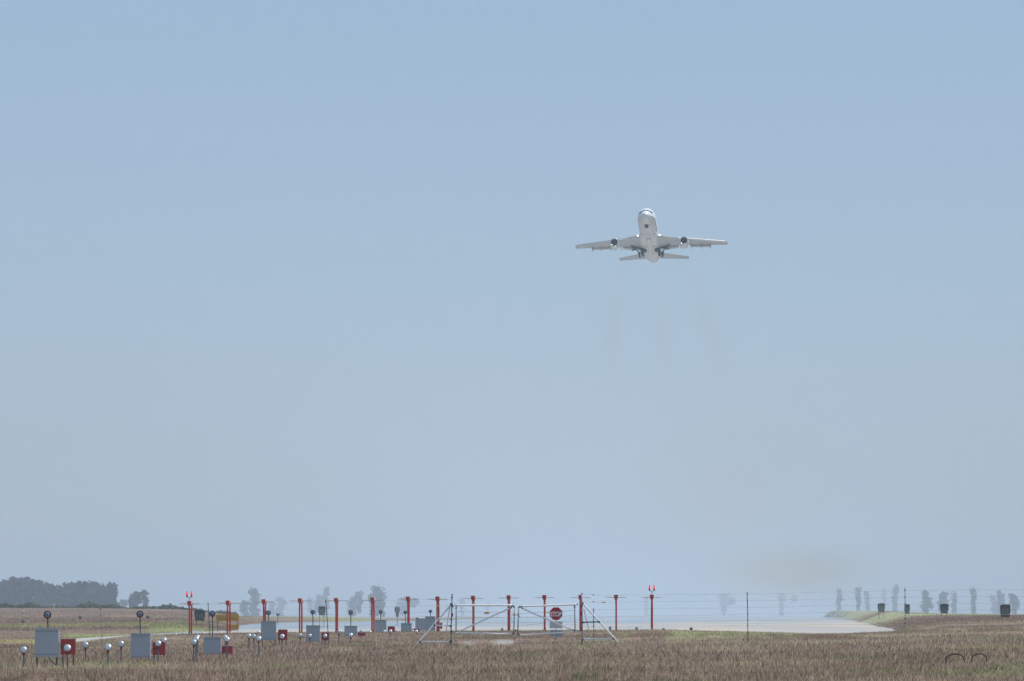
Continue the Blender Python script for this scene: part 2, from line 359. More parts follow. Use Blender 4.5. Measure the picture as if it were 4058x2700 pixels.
# ---------------------------------------------------------------- grass
def blades(name, n, s0, s1, h, wd, label, cat, p0=-700, p1=4760, power=1.0, keep=None, lean=.35, colf=None, kind='stuff', con=1.0):
    u = rng.random(n); s = (s0 ** -power + u * (s1 ** -power - s0 ** -power)) ** (-1 / power)
    px = p0 + rng.random(n) * (p1 - p0)
    x = (px - 2029) * s / FP; y = s * KY
    cl = fbm(x * .9, y * .35, 40)                        # tussocks
    k = (~is_runway(px, s * 1.0)) & (cl > .3 + .12 * rng.random(n))
    if keep is not None: k &= keep(px, s)
    px, s, x, y, cl = px[k], s[k], x[k], y[k], cl[k]; n = len(px)
    z = gz(px, s) - .02
    hh = h * (.45 + rng.random(n) * .75) * (.6 + .8 * cl)
    tall = rng.random(n) < .03; hh = np.where(tall, hh * 1.5, hh)
    ww = wd * (.6 + rng.random(n) * .9); ww = np.where(tall, ww * .6, ww)
    an = rng.normal(0, .5, n); lx = rng.normal(.06, lean, n) * hh; ly = rng.normal(0, lean, n) * hh
    dx = np.cos(an) * ww / 2; dy = np.sin(an) * ww / 2
    V = np.empty((n, 3, 3)); V[:, 0] = np.c_[x - dx, y - dy, z]; V[:, 1] = np.c_[x + dx, y + dy, z]; V[:, 2] = np.c_[x + lx, y + ly, z + hh]
    c = cover(px, s) if colf is None else colf(px, s)
    r = rng.random((n, 1)); pale = (rng.random((n, 1)) < .12 + .35 * np.clip(fbm(x * .5, y * .2, 61)[:, None] - .4, 0, 1))
    c = c * 2.0 * ((.16 + 1.5 * r ** 1.3) * con + .8 * (1 - con)); c = np.where(pale & (rng.random((n, 1)) < .85 * con), c * .4 + np.array([.88, .70, .48]) * .8, c); c = np.clip(c, 0, .85)
    C = np.repeat(c, 3, 0)
    o = np_mesh(name, V.reshape(-1, 3), np.arange(n * 3).reshape(-1, 3), M_grass, C)
    tag(o, label, cat, kind=kind); return o
nog = lambda px, s: ~(((px > 1815) & (px < 2035) & (s > 625) & (s < 695) & (rng.random(len(px)) < .8)) | ((px > 2090) & (px < 2190) & (s > 585) & (s < 612)))
blades('dry_grass', 420000, 235, 640, .25, .027, 'brown and straw coloured dry grass covering the whole foreground field', 'dry grass', power=1.6, keep=nog)
blades('verge_grass', 150000, 640, 1250, .16, .032, 'short brown and yellow green grass on the verges before the runway', 'verge grass', power=1.2, keep=nog, con=.7)
blades('airfield_grass', 120000, 1250, 4200, .28, .10, 'low hazy grass on the airfield land beside the runway', 'airfield grass', p0=-500, p1=4560, power=1.4, con=.25)

# ---------------------------------------------------------------- approach lights: cabinets with round lamps on poles
GA = 'grey power cabinets under the round strobe lamps'; GS = 'round strobe lamps on poles above the grey cabinets'
CAB = [ # x0, x1, ytop, ybottom, s, lamp x, lamp y, label of cabinet, label of lamp
 (138, 232, 2493, 2605, 420, 187, 2436.5, 30, 'largest grey power cabinet at the far left with dark legs in the grass', 'largest round strobe lamp, blue glass, above the largest grey cabinet at far left'),
 (518, 595, 2512, 2612, 520, 554, 2434, 27, 'grey power cabinet sunk in grass, left of the bright red box', 'round strobe lamp with blue glass above the second grey cabinet from the left'),
 (806, 875, 2526, 2610, 580, 840.6, 2433, 24, 'grey power cabinet left of the dull red box half hidden in grass', 'strobe lamp on a long dark pole just left of the orange board'),
 (1034, 1094, 2463, 2538, 667, 1063, 2429, 19.5, 'pale grey power cabinet on legs with a looping cable, behind three clustered round lamps', 'strobe lamp on a short pole beside the third red antenna mast from the left'),
 (1213, 1268, 2480, 2553, 727, 1239, 2426, 18, 'pale power cabinet with one silver lamp in front, left of a fence post', 'strobe lamp left of the dark airfield marker box and fence post'),
 (1365, 1415, 2482, 2541, 800, 1389.5, 2427, 17.5, 'grey power cabinet with a silver lamp before it and a dull red box right', 'strobe lamp with red rim between the fifth and sixth red masts'),
 (1486, 1531, 2458, 2515, 889, 1508, 2426, 15, 'grey power cabinet right of the sixth red mast, on thin legs', 'small strobe lamp with red lower half just right of the sixth red mast'),
 (1589, 1631, 2471, 2518, 952, 1606, 2427, 14.5, 'small grey power cabinet directly under the seventh red mast', 'small strobe lamp partly behind the seventh red mast'),
 (1685, 1725, 2444, 2500, 1000, 1705.5, 2423, 13, 'darker grey power cabinet left of the gate brace, farthest of the row', 'farthest strobe lamp, small and dark, just left of the gate brace')]
for x0, x1, yt, yb, s, lx, ly, dia, lab, lab2 in CAB:
    c = (x0 + x1) / 2; g = gpt(c, s); w_ = (x1 - x0) * s / FP; z1 = P(c, yt, s).z; z0 = P(c, yb, s).z
    X = P(c, yt, s).x; Y = s * KY; dep = .5
    t = thing('power_cabinet', (X, Y, min(g.z, z0)), lab, 'cabinet', GA)
    MB().box((X, Y + dep / 2, (z0 + z1) / 2), (w_, dep, z1 - z0)).build('cabinet_body', MATS['cabinet_grey'], t, bevel=.012)
    MB().box((X + .01, Y + dep / 2, z1 + .012), (w_ + .05, dep + .07, .035)).build('lid', MATS['cabinet_grey'], t, bevel=.006)
    MB().box((X, Y - .006, z1 - .11), (w_ - .02, .012, .010)).build('door_seam', MATS['cabinet_dark'], t)
    MB().box((X, Y - .006, z0 + .12), (w_ - .04, .012, .010)).build('door_seam', MATS['cabinet_dark'], t)
    zb = min(g.z, z0) - .15
    for sx in (-.42, .42):
        MB().box((X + w_ * sx, Y + .1, (z0 + zb) / 2), (.06, .06, max(.05, z0 - zb))).build('leg', MATS['dark_steel'], t)
    if yt in (2463, 2493):
        pts = [Vector((X + w_ * (.08 + .5 * q), Y + .05, z0 - .32 * math.sin(min(1, q * 1.3) * math.pi * .55))) for q in np.linspace(0, 1, 9)]
        MB().tube(pts, .022, 8).build('cable', MATS['dark_steel'], t)
    # strobe lamp
    lp = P(lx, ly, s); r = dia * s / FP / 2
    t2 = thing('strobe_lamp', (lp.x, lp.y + .2, z1), lab2, 'strobe lamp', GS)
    MB().tube([(lp.x + .02, Y + .2, z1), (lp.x, Y + .2, lp.z - r * .9)], .028 + .006 * (s > 700), 10).build('pole', MATS['dark_steel'], t2)
    b = MB()
    rings = [[Vector((lp.x + q * math.cos(a), Y + .12 + yy, lp.z + q * math.sin(a))) for a in np.linspace(0, 2 * math.pi, 28, endpoint=False)] for q, yy in ((r * .3, .30), (r * .8, .24), (r, .05), (r * 1.04, 0), (r * .95, -.02), (r * .80, -.01), (r * .78, .03))]
    b.loft(rings).build('housing', MATS['ring_red'] if s < 600 or s in (800, 889) else MATS['dark_steel'], t2, smooth=True)
    rings = [[Vector((lp.x + q * math.cos(a), Y + .12 + yy, lp.z + q * math.sin(a))) for a in np.linspace(0, 2 * math.pi, 28, endpoint=False)] for q, yy in ((r * .79, .005), (r * .6, -.03), (r * .3, -.045), (r * .02, -.05))]
    MB().loft(rings).build('lens', MATS['lens_blue'], t2, smooth=True)
    MB().box((lp.x, Y + .06, lp.z - r * .05), (r * .5, .02, r * .35)).build('bulb', MATS['lens_dark'], t2)
# second, bluish cabinet beside the farthest
p0 = P(1646, 2452, 1040); p1 = P(1688, 2500, 1040); g = gpt(1667, 1040)
t = thing('equipment_cabinet', ((p0.x + p1.x) / 2, p0.y, p1.z), 'bluish grey cabinet with a white item on its top, left of the farthest grey cabinet', 'cabinet')
MB().box(((p0.x + p1.x) / 2, p0.y + .3, (p0.z + p1.z) / 2), (p1.x - p0.x, .6, p0.z - p1.z)).build('cabinet_body', MATS['cabinet_grey'], t, bevel=.012)
MB().box((p0.x + .2, p0.y + .1, p0.z + .035), (.25, .2, .13)).build('vent_hood', MATS['dark_steel'], t, bevel=.02)
MB().box((p0.x + .7, p0.y + .2, p0.z + .05), (.34, .3, .1)).build('top_fitting', MATS['galv_bright'], t, bevel=.03)

GR = 'red junction boxes among the approach lights'
RB = [(240, 299, 2533, 2594, 420, 'largest red box, right of the largest grey cabinet, with a silver lamp before it'),
 (604, 655, 2545, 2596, 505, 'bright red box right of the second grey cabinet, partly behind two silver lamps'),
 (879, 922, 2561, 2606, 560, 'dull red box half sunk in the grass right of the third grey cabinet'),
 (1102, 1139, 2496, 2537, 667, 'red box on legs right of the pale cabinet with the looping cable'),
 (1274, 1304, 2507, 2542, 740, 'bright red box framed by the dark fence post'),
 (1418, 1448, 2507, 2540, 790, 'dull red box low in the brown grass right of the sixth grey cabinet'),
 (1536, 1565, 2483, 2512, 870, 'small bright red box with rounded top between two small grey cabinets'),
 (1632, 1663, 2492, 2517, 930, 'small red box just left of the gate brace foot')]
for x0, x1, yt, yb, s, lab in RB:
    c = (x0 + x1) / 2; q = P(c, yt, s); z0 = P(c, yb, s).z; w_ = (x1 - x0) * s / FP; g = gpt(c, s)
    t = thing('junction_box', (q.x, q.y, min(g.z, z0)), lab, 'junction box', GR)
    MB().box((q.x, q.y + .15, (q.z + z0) / 2), (w_, .3, q.z - z0)).build('box_body', MATS['red_box'], t, bevel=.03 if s < 800 else .1)
    MB().box((q.x - w_ * .36, q.y - .012, (q.z + z0) / 2 - .02), (.07, .024, .11)).build('latch', MATS['dark_steel'], t)
    MB().box((q.x, q.y + .14, q.z + .008), (w_ + .03, .33, .022)).build('lid', MATS['red_pale'], t)
    for sx in (-.36, .36):
        zb = min(g.z, z0) - .1
        MB().box((q.x + w_ * sx, q.y + .12, (z0 + zb) / 2), (.05, .05, max(.04, z0 - zb))).build('leg', MATS['dark_steel'], t)

GL = 'silver approach lamps on short poles'
LA = [ # px, y, diameter, base y, label, red neck
 (93.5, 2574, 29, 2632, 'leftmost silver lamp, left of the largest grey cabinet'),
 (267, 2567, 31, 2630, 'silver lamp in front of the largest red box'),
 (339, 2556, 26, 2620, 'silver lamp just right of the largest red box'),
 (428, 2563, 29, 2634, 'duller silver lamp midway between the largest red box and the second cabinet'),
 (480, 2551.5, 27, 2612, 'bright silver lamp just left of the second grey cabinet'),
 (627, 2550, 26, 2614, 'silver lamp directly before the second red box'),
 (650, 2535, 22, 2590, 'smaller silver lamp peeping over the second red box top right'),
 (768, 2545, 25, 2614, 'front lamp of the trio left of the third grey cabinet'),
 (777.5, 2531, 23, 2612, 'middle lamp of the trio left of the third grey cabinet'),
 (783, 2525, 20, 2590, 'rear lamp of the trio left of the third grey cabinet'),
 (899, 2533, 24, 2609, 'silver lamp above the dull red box sunk in grass'),
 (892, 2525, 19, 2575, 'smaller lamp hidden behind the one above the sunk red box'),
 (987, 2520, 20, 2562, 'leftmost lamp of the three beside the pale cabinet with the cable'),
 (1006, 2523, 19, 2567, 'middle lamp of the three beside the pale cabinet with the cable'),
 (1025.5, 2530, 23, 2612, 'nearest lamp of three, on a long pole, at the pale cabinet with the cable'),
 (1118, 2522, 21, 2560, 'silver lamp in front of the fourth red box'),
 (1157, 2507, 13.5, 2556, 'small bright lamp on a thin pole left of the fourth red mast base'),
 (1189.5, 2519, 18, 2555, 'silver lamp right under the fourth red mast'),
 (1228, 2520, 18, 2558, 'silver lamp before the fifth grey cabinet'),
 (1288.5, 2520, 18, 2545, 'silver lamp in front of the red box by the fence post'),
 (1342.6, 2504, 17, 2546, 'greyish lamp on a dark pole just left of the sixth grey cabinet'),
 (1389.5, 2516, 18, 2542, 'silver lamp before the sixth grey cabinet'),
 (1432, 2502.5, 16, 2530, 'pale grey lamp above the dull red box right of the sixth cabinet'),
 (1467, 2505, 13, 2536, 'small grey lamp at the foot of the sixth red mast'),
 (1523, 2502, 14, 2546, 'small lamp on a dark pole at the seventh cabinet corner'),
 (1547.5, 2501, 15, 2530, 'small silver lamp in front of the small bright red box'),
 (1571, 2502, 12, 2530, 'tiny grey lamp right of the small bright red box'),
 (1635, 2502, 13, 2540, 'pale small lamp at the left edge of the red box by the gate brace'),
 (1650, 2502, 15, 2530, 'small silver lamp in front of the red box by the gate brace'),
 (695.6, 2516, 14, 2535, 'dim grey lamp on the pale strip left of the first red mast'),
 (805, 2511, 13, 2530, 'dim grey lamp on the pale strip between the first red mast and third strobe'),
 (912, 2511, 12, 2530, 'dim grey lamp at the foot of the second red mast'),
 (1024, 2506, 13, 2530, 'dim grey lamp behind the three lamps of the pale cabinet')]
for i, (px, py, dd, by, lab) in enumerate(LA):
    s = .30 * FP / dd; s = min(s, 960); r = dd * s / FP / 2 * .94; q = P(px, py, s); g = gpt(px, s)
    zb = min(g.z, P(px, by, s).z) - .05
    t = thing('approach_lamp', (q.x, q.y, zb), lab, 'lamp', GL)
    b = MB(); ax = R(random.uniform(-30, -8))
    rings = []
    for yy, k in ((-.62, .25), (-.60, .55), (-.5, .80), (-.3, .95), (-.05, 1.0), (.15, .97), (.5, .75), (.85, .35), (.98, .06)):
        rings.append([q + Vector((r * k * math.cos(a), r * (yy * math.cos(ax)) + r * k * math.sin(a) * math.sin(-ax), r * k * math.sin(a) * math.cos(ax) + r * yy * math.sin(-ax))) for a in np.linspace(0, 2 * math.pi, 20, endpoint=False)])
    b.loft(rings).build('lamp_head', MATS['lamp_shell'], t, smooth=True)
    MB().tube([q + Vector((0, -.02, -r * .05)), q + Vector((r * 1.02, 0, -r * .05)), ][:1] + [q + Vector((math.cos(a) * r * 1.08, .0, math.sin(a) * r * 1.08)) for a in np.linspace(R(190), R(350), 9)][0:9], .012 + .004 * (s > 600), 6).build('yoke', MATS['galv'], t)
    MB().tube([q + Vector((0, 0, -r * .95)), q + Vector((0, 0, -r * 1.25)), q + Vector((0, 0, -r * 2.0))], [r * .5, r * .36, r * .24], 12).build('neck', MATS['lamp_neck'] if i not in (29, 30, 31, 32, 23) else MATS['galv'], t)
    MB().tube([q + Vector((0, 0, -r * 1.9)), (q.x, q.y, zb)], .034 if i != 8 else .045, 10).build('pole', MATS['pole_grey'], t)

# small ground lights along the berm and beyond
GE = 'small ground lights near the runway'
EL = [(1990, 2493, 12, 980, 'tiny pale light on the verge behind the left gate leaf'), (2523, 2489, 13, 980, 'tiny grey light between the last two red masts'),
 (2418, 2487, 12, 980, 'tiny grey light just left of the thirteenth red mast foot'), (2630, 2494, 15, 980, 'grey light at the verge end right of the last red mast'),
 (2739, 2492, 14, 980, 'round dark grey light alone on the green verge right of the last mast'),
 (327, 2480, 10, 1400, 'tiny blue light in the yellow band left of the second strobe'), (653, 2473, 9, 1400, 'tiny blue light left of the first red mast'), (716, 2470, 10, 1400, 'tiny blue light nearest the first red mast'),
 (257, 2483, 9, 1400, 'tiny dark light between the first and second strobes'), (460, 2479, 8, 1400, 'tiny blue light left of the second strobe pole'),
 (3758, 2453, 9, 1600, 'tiny pale light below the third dark box on the right land'), (3820, 2453, 8, 1600, 'tiny blue light midway between the two rightmost dark boxes'), (3948, 2456, 9, 1600, 'tiny blue light left below the rightmost dark box'), (4012, 2460, 9, 1600, 'tiny dark light right below the rightmost dark box')]
for px, py, dd, s, lab in EL:
    r = dd * s / FP / 2; q = P(px, py, s); g = gpt(px, s); m = MATS['lens_blue'] if 'blue' in lab else (MATS['galv'] if 'dark' not in lab else MATS['sign_slate'])
    t = thing('ground_light', (q.x, q.y, min(g.z, q.z - r)), lab, 'light', GE)
    MB().sphere(q, r, 14, 9, (1, 1, .85)).build('dome', m, t, smooth=True)
    MB().tube([q - Vector((0, 0, r * .7)), (q.x, q.y, min(g.z, q.z - r) - .05)], [r * .75, r * .55], 10).build('base', MATS['galv'], t)

# ---------------------------------------------------------------- localizer masts
GM = 'red antenna masts in a row before the runway'
MAST = [(750, 2382), (902, 2380), (1044, 2375), (1188, 2371), (1331, 2370), (1475, 2368), (1616, 2364), (1733, 2364), (1874, 2361), (2015, 2359), (2157, 2358), (2300, 2358), (2441, 2357), (2583, 2357)]
MBASE = [2516, 2515, 2510, 2508, 2506, 2504, 2503, 2502, 2501, 2499, 2497, 2496, 2495, 2495]
ORD = ['first red antenna mast from the left, with twin red lights on top', 'red antenna mast standing in front of the orange board', 'red antenna mast rising behind the pale cabinet with the cable',
 'fourth red antenna mast from the left, between the fourth and fifth cabinets', 'red antenna mast just right of the dark airfield box and fence post', 'sixth red antenna mast from the left, before the tallest hazy tree',
 'red antenna mast rising right behind the small eighth cabinet', 'red antenna mast with an orange tag before it, left of the gate post', 'red antenna mast seen through the middle of the left gate leaf',
 'red antenna mast at the latch side of the left gate leaf', 'red antenna mast left of the stop sign', 'red antenna mast overlapping the right gate post', 'red antenna mast standing alone right of the gate brace', 'last red antenna mast on the right, with twin red lights on top']
RD = Vector((.0195 / KY, 1, 0)).normalized(); RX = Vector((RD.y, -RD.x, 0))
SM = 960
for i, ((px, py), by, lab) in enumerate(zip(MAST, MBASE, ORD)):
    q = P(px, py, SM); g = gpt(px, SM); zb = min(g.z, P(px, by, SM).z) - .08
    t = thing('antenna_mast', (q.x, q.y, zb), lab, 'antenna mast', GM)
    for k in (0, 2.45):
        c = q + RD * k; wob = [.0, .022, -.018, .02, -.022, .012, 0]
        pts = [Vector((c.x + wob[j] * (1 if (i + j + (k > 0)) % 2 else -1), c.y, zb + (q.z - .4 - zb) * j / 6)) for j in range(7)]
        MB().tube(pts, .078, 10).build('post', MATS['red_paint'], t, smooth=True)
    c0 = q + Vector((0, 0, -.24))
    def ringb(k, w_, h_, dz=0):
        c = c0 + RD * k
        return [c + RX * x + Vector((0, 0, z + dz)) for x, z in ((-w_, h_), (w_, h_), (w_ * .95, -h_ * .3), (w_ * .6, -h_), (-w_ * .6, -h_), (-w_ * .95, -h_ * .3))]
    MB().loft([ringb(-.12, .19, .23), ringb(.12, .19, .23)]).build('front_plate', MATS['red_paint'], t, bevel=.015)
    MB().loft([ringb(.12, .15, .19), ringb(3.0, .15, .17)]).build('boom', MATS['red_pale'], t, bevel=.02)
    for j in range(6):
        c = c0 + RD * (.2 + .48 * j) + Vector((0, 0, -.02)); L = 1.05 - .09 * j; dz = Vector((0, 0, .03 * math.sin(j * 2.1 + i)))
        MB().tube([c - RX * L + dz, c, c + RX * L + dz], .015, 6).build('dipole_rod', MATS['dip'], t)
    if i in (0, 13):
        t2 = thing('obstruction_light', (q.x, q.y, q.z), 'twin red obstruction lights on a forked bracket on the ' + ('first red mast at the left' if i == 0 else 'last red mast at the right'), 'obstruction light', 'twin red obstruction lights')
        hs = 27 * SM / FP
        MB().tube([q, q + Vector((.0, 0, hs * .45))], .03, 8).build('stem', MATS['galv'], t2)
        w_ = 9 * SM / FP
        MB().tube([q + Vector((-w_, 0, hs * .75)), q + Vector((-w_ * .75, 0, hs * .55)), q + Vector((0, 0, hs * .42)), q + Vector((w_ * .75, 0, hs * .55)), q + Vector((w_, 0, hs * .75))], .028, 8).build('fork', MATS['galv'], t2)
        for sg in (-1, 1):
            c = q + Vector((sg * w_, 0, hs * .75))
            l_ = MB().tube([c + Vector((0, 0, .02)), c + Vector((0, 0, .12)), c + Vector((0, 0, .3)), c + Vector((0, 0, .37))], [.07, .085, .07, .03], 12).build('red_lamp', MATS['red_lens'], t2, smooth=True)
            MB().tube([c + Vector((0, 0, -.14)), c + Vector((0, 0, .03))], [.055, .10], 12).build('lamp_base', MATS['dark_steel'], l_)
            MB().tube([c + Vector((0, 0, .37)), c + Vector((0, 0, .43))], [.045, .03], 10).build('lamp_cap', MATS['dark_steel'], l_)

# ---------------------------------------------------------------- gate
SG = 612
G = lambda px, py, s=SG: P(px, py, s)
def wobble(a, b, n=14, amp=.012):
    a, b = Vector(a), Vector(b); out = []
    for k in range(n + 1):
        p = a.lerp(b, k / n)
        if 0 < k < n: p = p + Vector((0, 0, random.uniform(-amp, amp)))
        out.append(p)
    return out
def leaf(label, st1, st2, top, bot, diag, wires, hook):
    t = thing('gate_leaf', G(st1[0][0], st1[1][1] + 4), label, 'gate', 'pipe gate leaves')
    MB().tube([G(*st1[0]), G(*st1[1])], .036, 12).build('stile', MATS['galv'], t, smooth=True)
    MB().tube([G(*st2[0]), G(*st2[1])], .036, 12).build('stile', MATS['galv'], t, smooth=True)
    MB().tube(wobble(G(*top[0]), G(*top[1])), .056, 12).build('top_rail', MATS['galv_bright'], t, smooth=True)
    MB().tube(wobble(G(*bot[0]), G(*bot[1])), .044, 12).build('bottom_rail', MATS['galv_bright'], t, smooth=True)
    MB().tube(wobble(G(*diag[0]), G(*diag[1]), 14, .006), .046, 12).build('diagonal_brace', MATS['galv_bright'], t, smooth=True)
    for a in wires: MB().tube(wobble(G(*a[0], SG + .2), G(*a[1], SG + .2), 16, .01), .009, 6).build('wire', MATS['wire'], t)
    for h in hook: MB().tube([G(*p) for p in h], .048, 10).build('corner_fitting', MATS['dark_steel'], t, smooth=True)
    return t
tl = leaf('left leaf of the silver pipe gate, hinged on the left post', ((1808, 2402), (1807, 2509)), ((2039, 2409), (2036, 2506)), ((1801, 2399), (2030, 2399)), ((1801, 2508.5), (2031, 2512.5)), ((1818, 2503), (2024, 2409)),
     [((1808, 2425), (2038, 2427)), ((1808, 2446), (2038, 2449)), ((1808, 2468.5), (2038, 2470))],
     [[(2028, 2400), (2034, 2402), (2039, 2409)], [(2019, 2411), (2026, 2409), (2029, 2402)], [(2029, 2513), (2034, 2511), (2036, 2505)], [(1807, 2408), (1808, 2413)], [(2041, 2497), (2046, 2500)]])
MB().tube([G(2028, 2447), G(2026, 2455), G(2029, 2463), G(2037, 2467)], .008, 6).build('chain', MATS['dark_steel'], tl)
MB().tube([G(2027, 2437.5), G(2049, 2437.5)], .018, 8).build('latch', MATS['dark_steel'], tl)
MB().tube([G(2038.5, 2432), G(2038, 2440)], .045, 8).build('latch_collar', MATS['orange_board'], tl)
tr = leaf('right leaf of the silver pipe gate, in front of the stop sign', ((2277, 2400), (2279, 2504)), ((2055, 2408), (2052, 2511)), ((2064, 2404), (2291, 2395)), ((2058, 2516.4), (2288, 2504)), ((2067, 2411), (2274, 2500)),
     [((2056, 2433), (2277, 2419)), ((2056, 2449), (2277, 2441)), ((2056, 2469), (2277, 2462)), ((2055, 2480), (2160, 2471))],
     [[(2055, 2410), (2058, 2405), (2063, 2404), (2070, 2412)], [(2052, 2508), (2053, 2514), (2058, 2517)], [(2276, 2506), (2277, 2498)], [(2277, 2402), (2277, 2408)], [(2268, 2497), (2275, 2500)]])
MB().tube([G(2053.5, 2430), G(2053, 2441)], .045, 8).build('latch_collar', MATS['orange_board'], tr)
MB().tube([G(2055, 2438), G(2061, 2446)], .018, 8).build('hook', MATS['dark_steel'], tr)
def posts(label, post, brace, mid, low, back, nodes):
    t = thing('gate_post', G(*post[-1]), label, 'gate post', 'braced gate posts')
    MB().tube([G(*p) for p in post], .042, 12).build('post', MATS['galv'], t, smooth=True)
    MB().tube([G(post[0][0], post[0][1] - 1), G(post[0][0], post[0][1] + 3)], .055, 12).build('post_cap', MATS['dark_steel'], t)
    MB().tube(wobble(G(*brace[0]), G(*brace[1]), 8, .006), .052, 12).build('diagonal_brace', MATS['galv_bright'], t, smooth=True)
    MB().tube(wobble(G(*mid[0]), G(*mid[1]), 6, .006), .036, 12).build('middle_rail', MATS['galv_bright'] if mid[0][0] < 2000 else MATS['dark_steel'], t, smooth=True)
    MB().tube(wobble(G(*low[0]), G(*low[1]), 8, .008), .048, 12).build('lower_rail', MATS['galv_bright'], t, smooth=True)
    MB().tube([G(*back[0]), G(*back[1])], .034, 12).build('rear_brace', MATS['galv_bright'], t, smooth=True)
    for x, y, w_ in nodes:
        c = G(x, y, SG - .1); MB().tube([c - Vector((0, 0, .06)), c + Vector((0, 0, .06))], .052 + w_, 10).build('clamp', MATS['dark_steel'], t, smooth=True)
    return t
t = posts('left braced gate post with its slanting pipe reaching down to the left', [(1792, 2356), (1790, 2420), (1788, 2480), (1787, 2562)], ((1786, 2399), (1641, 2566)), ((1720, 2478), (1785, 2482)), ((1662, 2544), (1787, 2545)), ((1783, 2404, 612), (1760, 2552, 618)),
      [(1789, 2395, .03), (1793, 2403, .02), (1788, 2454, 0), (1786, 2482, .01), (1722, 2478, .0), (1664, 2543, 0), (1786, 2543, .03), (1789, 2504, .01), (1791, 2368, 0)])
MB().box(G(1792.5, 2437, SG - 1), (.10, .05, .22)).build('reflector', MATS['stop_red'], t)
t = posts('right braced gate post with its slanting pipe reaching down to the right', [(2306, 2352), (2306, 2420), (2307, 2480), (2306, 2562)], ((2310, 2392), (2451, 2548)), ((2311, 2467), (2375, 2465)), ((2310, 2534), (2431, 2531)), ((2314, 2416, 612), (2343, 2540, 618)),
      [(2304, 2402, .02), (2309, 2391, .0), (2308, 2467, .01), (2303, 2498, .02), (2375, 2465, .0), (2431, 2532, .0), (2308, 2536, .01)])
MB().box(G(2302.5, 2432, SG - 1), (.12, .05, .26)).build('reflector', MATS['stop_red'], t)

# ---------------------------------------------------------------- fence
def fs_(px): return 700 - 100 * (px - 400) / 3188
NX = [-500, 400, 825, 1292, 1789]; NX2 = [2306, 2962, 3588, 4700]
WL = [[2450, 2413, 2393, 2383.6, 2375], [2476, 2439.5, 2419, 2410, 2399], [2500, 2464.5, 2445, 2435.6, 2425], [2530, 2493, 2472, 2458, 2453], [2556, 2520, 2497, 2482, 2476]]
WR = [[2358, 2354, 2339, 2330], [2386, 2381, 2367, 2356], [2416, 2407, 2394, 2384], [2445, 2434, 2419, 2410], [2464, 2459, 2452, 2444], [2482, 2479, 2472, 2466]]
def fence(label, nx, rows, pxs, s_override=None):
    t = thing('wire_fence', gpt(nx[1], fs_(nx[1])), label, 'fence')
    for r_ in rows:
        xs = np.arange(nx[0], nx[-1] + 1, 30.0); xs[-1] = nx[-1]
        pts = []
        for k, x in enumerate(xs):
            sag = 2.0 * math.sin(math.pi * ((x - nx[0]) / 310 % 1)) if len(r_) else 0
            pts.append(P(x, np.interp(x, nx, r_) + sag + random.uniform(-.8, .8), fs_(x)))
        b = MB(); b.tube(pts, .0028, 5)
        for k in range(len(pts) - 1):                           # barbs
            for f in (.3, .8):
                c = pts[k].lerp(pts[k + 1], f); b.tube([c + Vector((-.012, 0, -.022)), c + Vector((.012, 0, .022))], .006, 4)
        b.build('barbed_wire', MATS['wire'], t)
    for px, yt, dx in pxs:
        s = fs_(px); a = P(px, yt, s); g = gpt(px + dx, s)
        p_ = MB().tube([a, a.lerp(Vector((g.x, g.y, g.z - .1)), .5) + Vector((.012, 0, 0)), Vector((g.x, g.y, g.z - .1))], .014 if px < 500 else .022, 8).build('fence_post', MATS['galv' if px < 500 or px > 3500 else 'dark_steel'], t)
        for r_ in rows:
            y = np.interp(px, nx, r_); f = (y - yt) / 170; c = P(px + dx * f, y, s)
            MB().tube([c - Vector((0, 0, .035)), c + Vector((0, 0, .035))], .042, 8).build('wire_clip', MATS['dark_steel'], p_)
    return t
fence('barbed wire fence on dark posts running left of the gate', NX, WL, [(398, 2410, 8), (824, 2388, 10), (1291, 2378, 12)])
fence('barbed wire fence on dark posts running right of the gate', NX2, WR, [(2352, 2414, 1), (2961, 2346, 3), (3586, 2328, 1), (4560, 2322, 1)])
GT = 'orange tags hanging on the fence wires'
for px, py, s, w_, h_, lab, par in ((1929, 2430, SG, 20, 7.5, 'orange tag on the wires of the left gate leaf', 0), (2173, 2427, SG, 21, 3.5, 'thin orange tag just left of the stop sign', 0), (2392, 2388, fs_(2392), 15, 5, 'orange tag on the wire right of the gate', 0), (1735, 2402.5, fs_(1735), 12, 6, 'orange tag in front of the red mast left of the gate', 0)):
    c = P(px, py, s - .3); m = MB(); W, H = w_ * s / FP / 2, h_ * s / FP / 2
    m.prism([(c.x - W, c.z - H), (c.x + W, c.z - H * .8), (c.x + W * .96, c.z + H), (c.x - W * .95, c.z + H * .85)], c.y, c.y + .012)
    o = m.build('wire_tag', MATS['orange_tag']); tag(o, lab, 'tag', GT)
    if w_ > 18 and h_ > 5:
        k = MB()
        for j in range(4): k.box((c.x - W * .5 + j * W * .33, c.y - .004, c.z + H * .15), (W * .2, .004, H * .5))
        k.build('print', MATS['rust'], o)

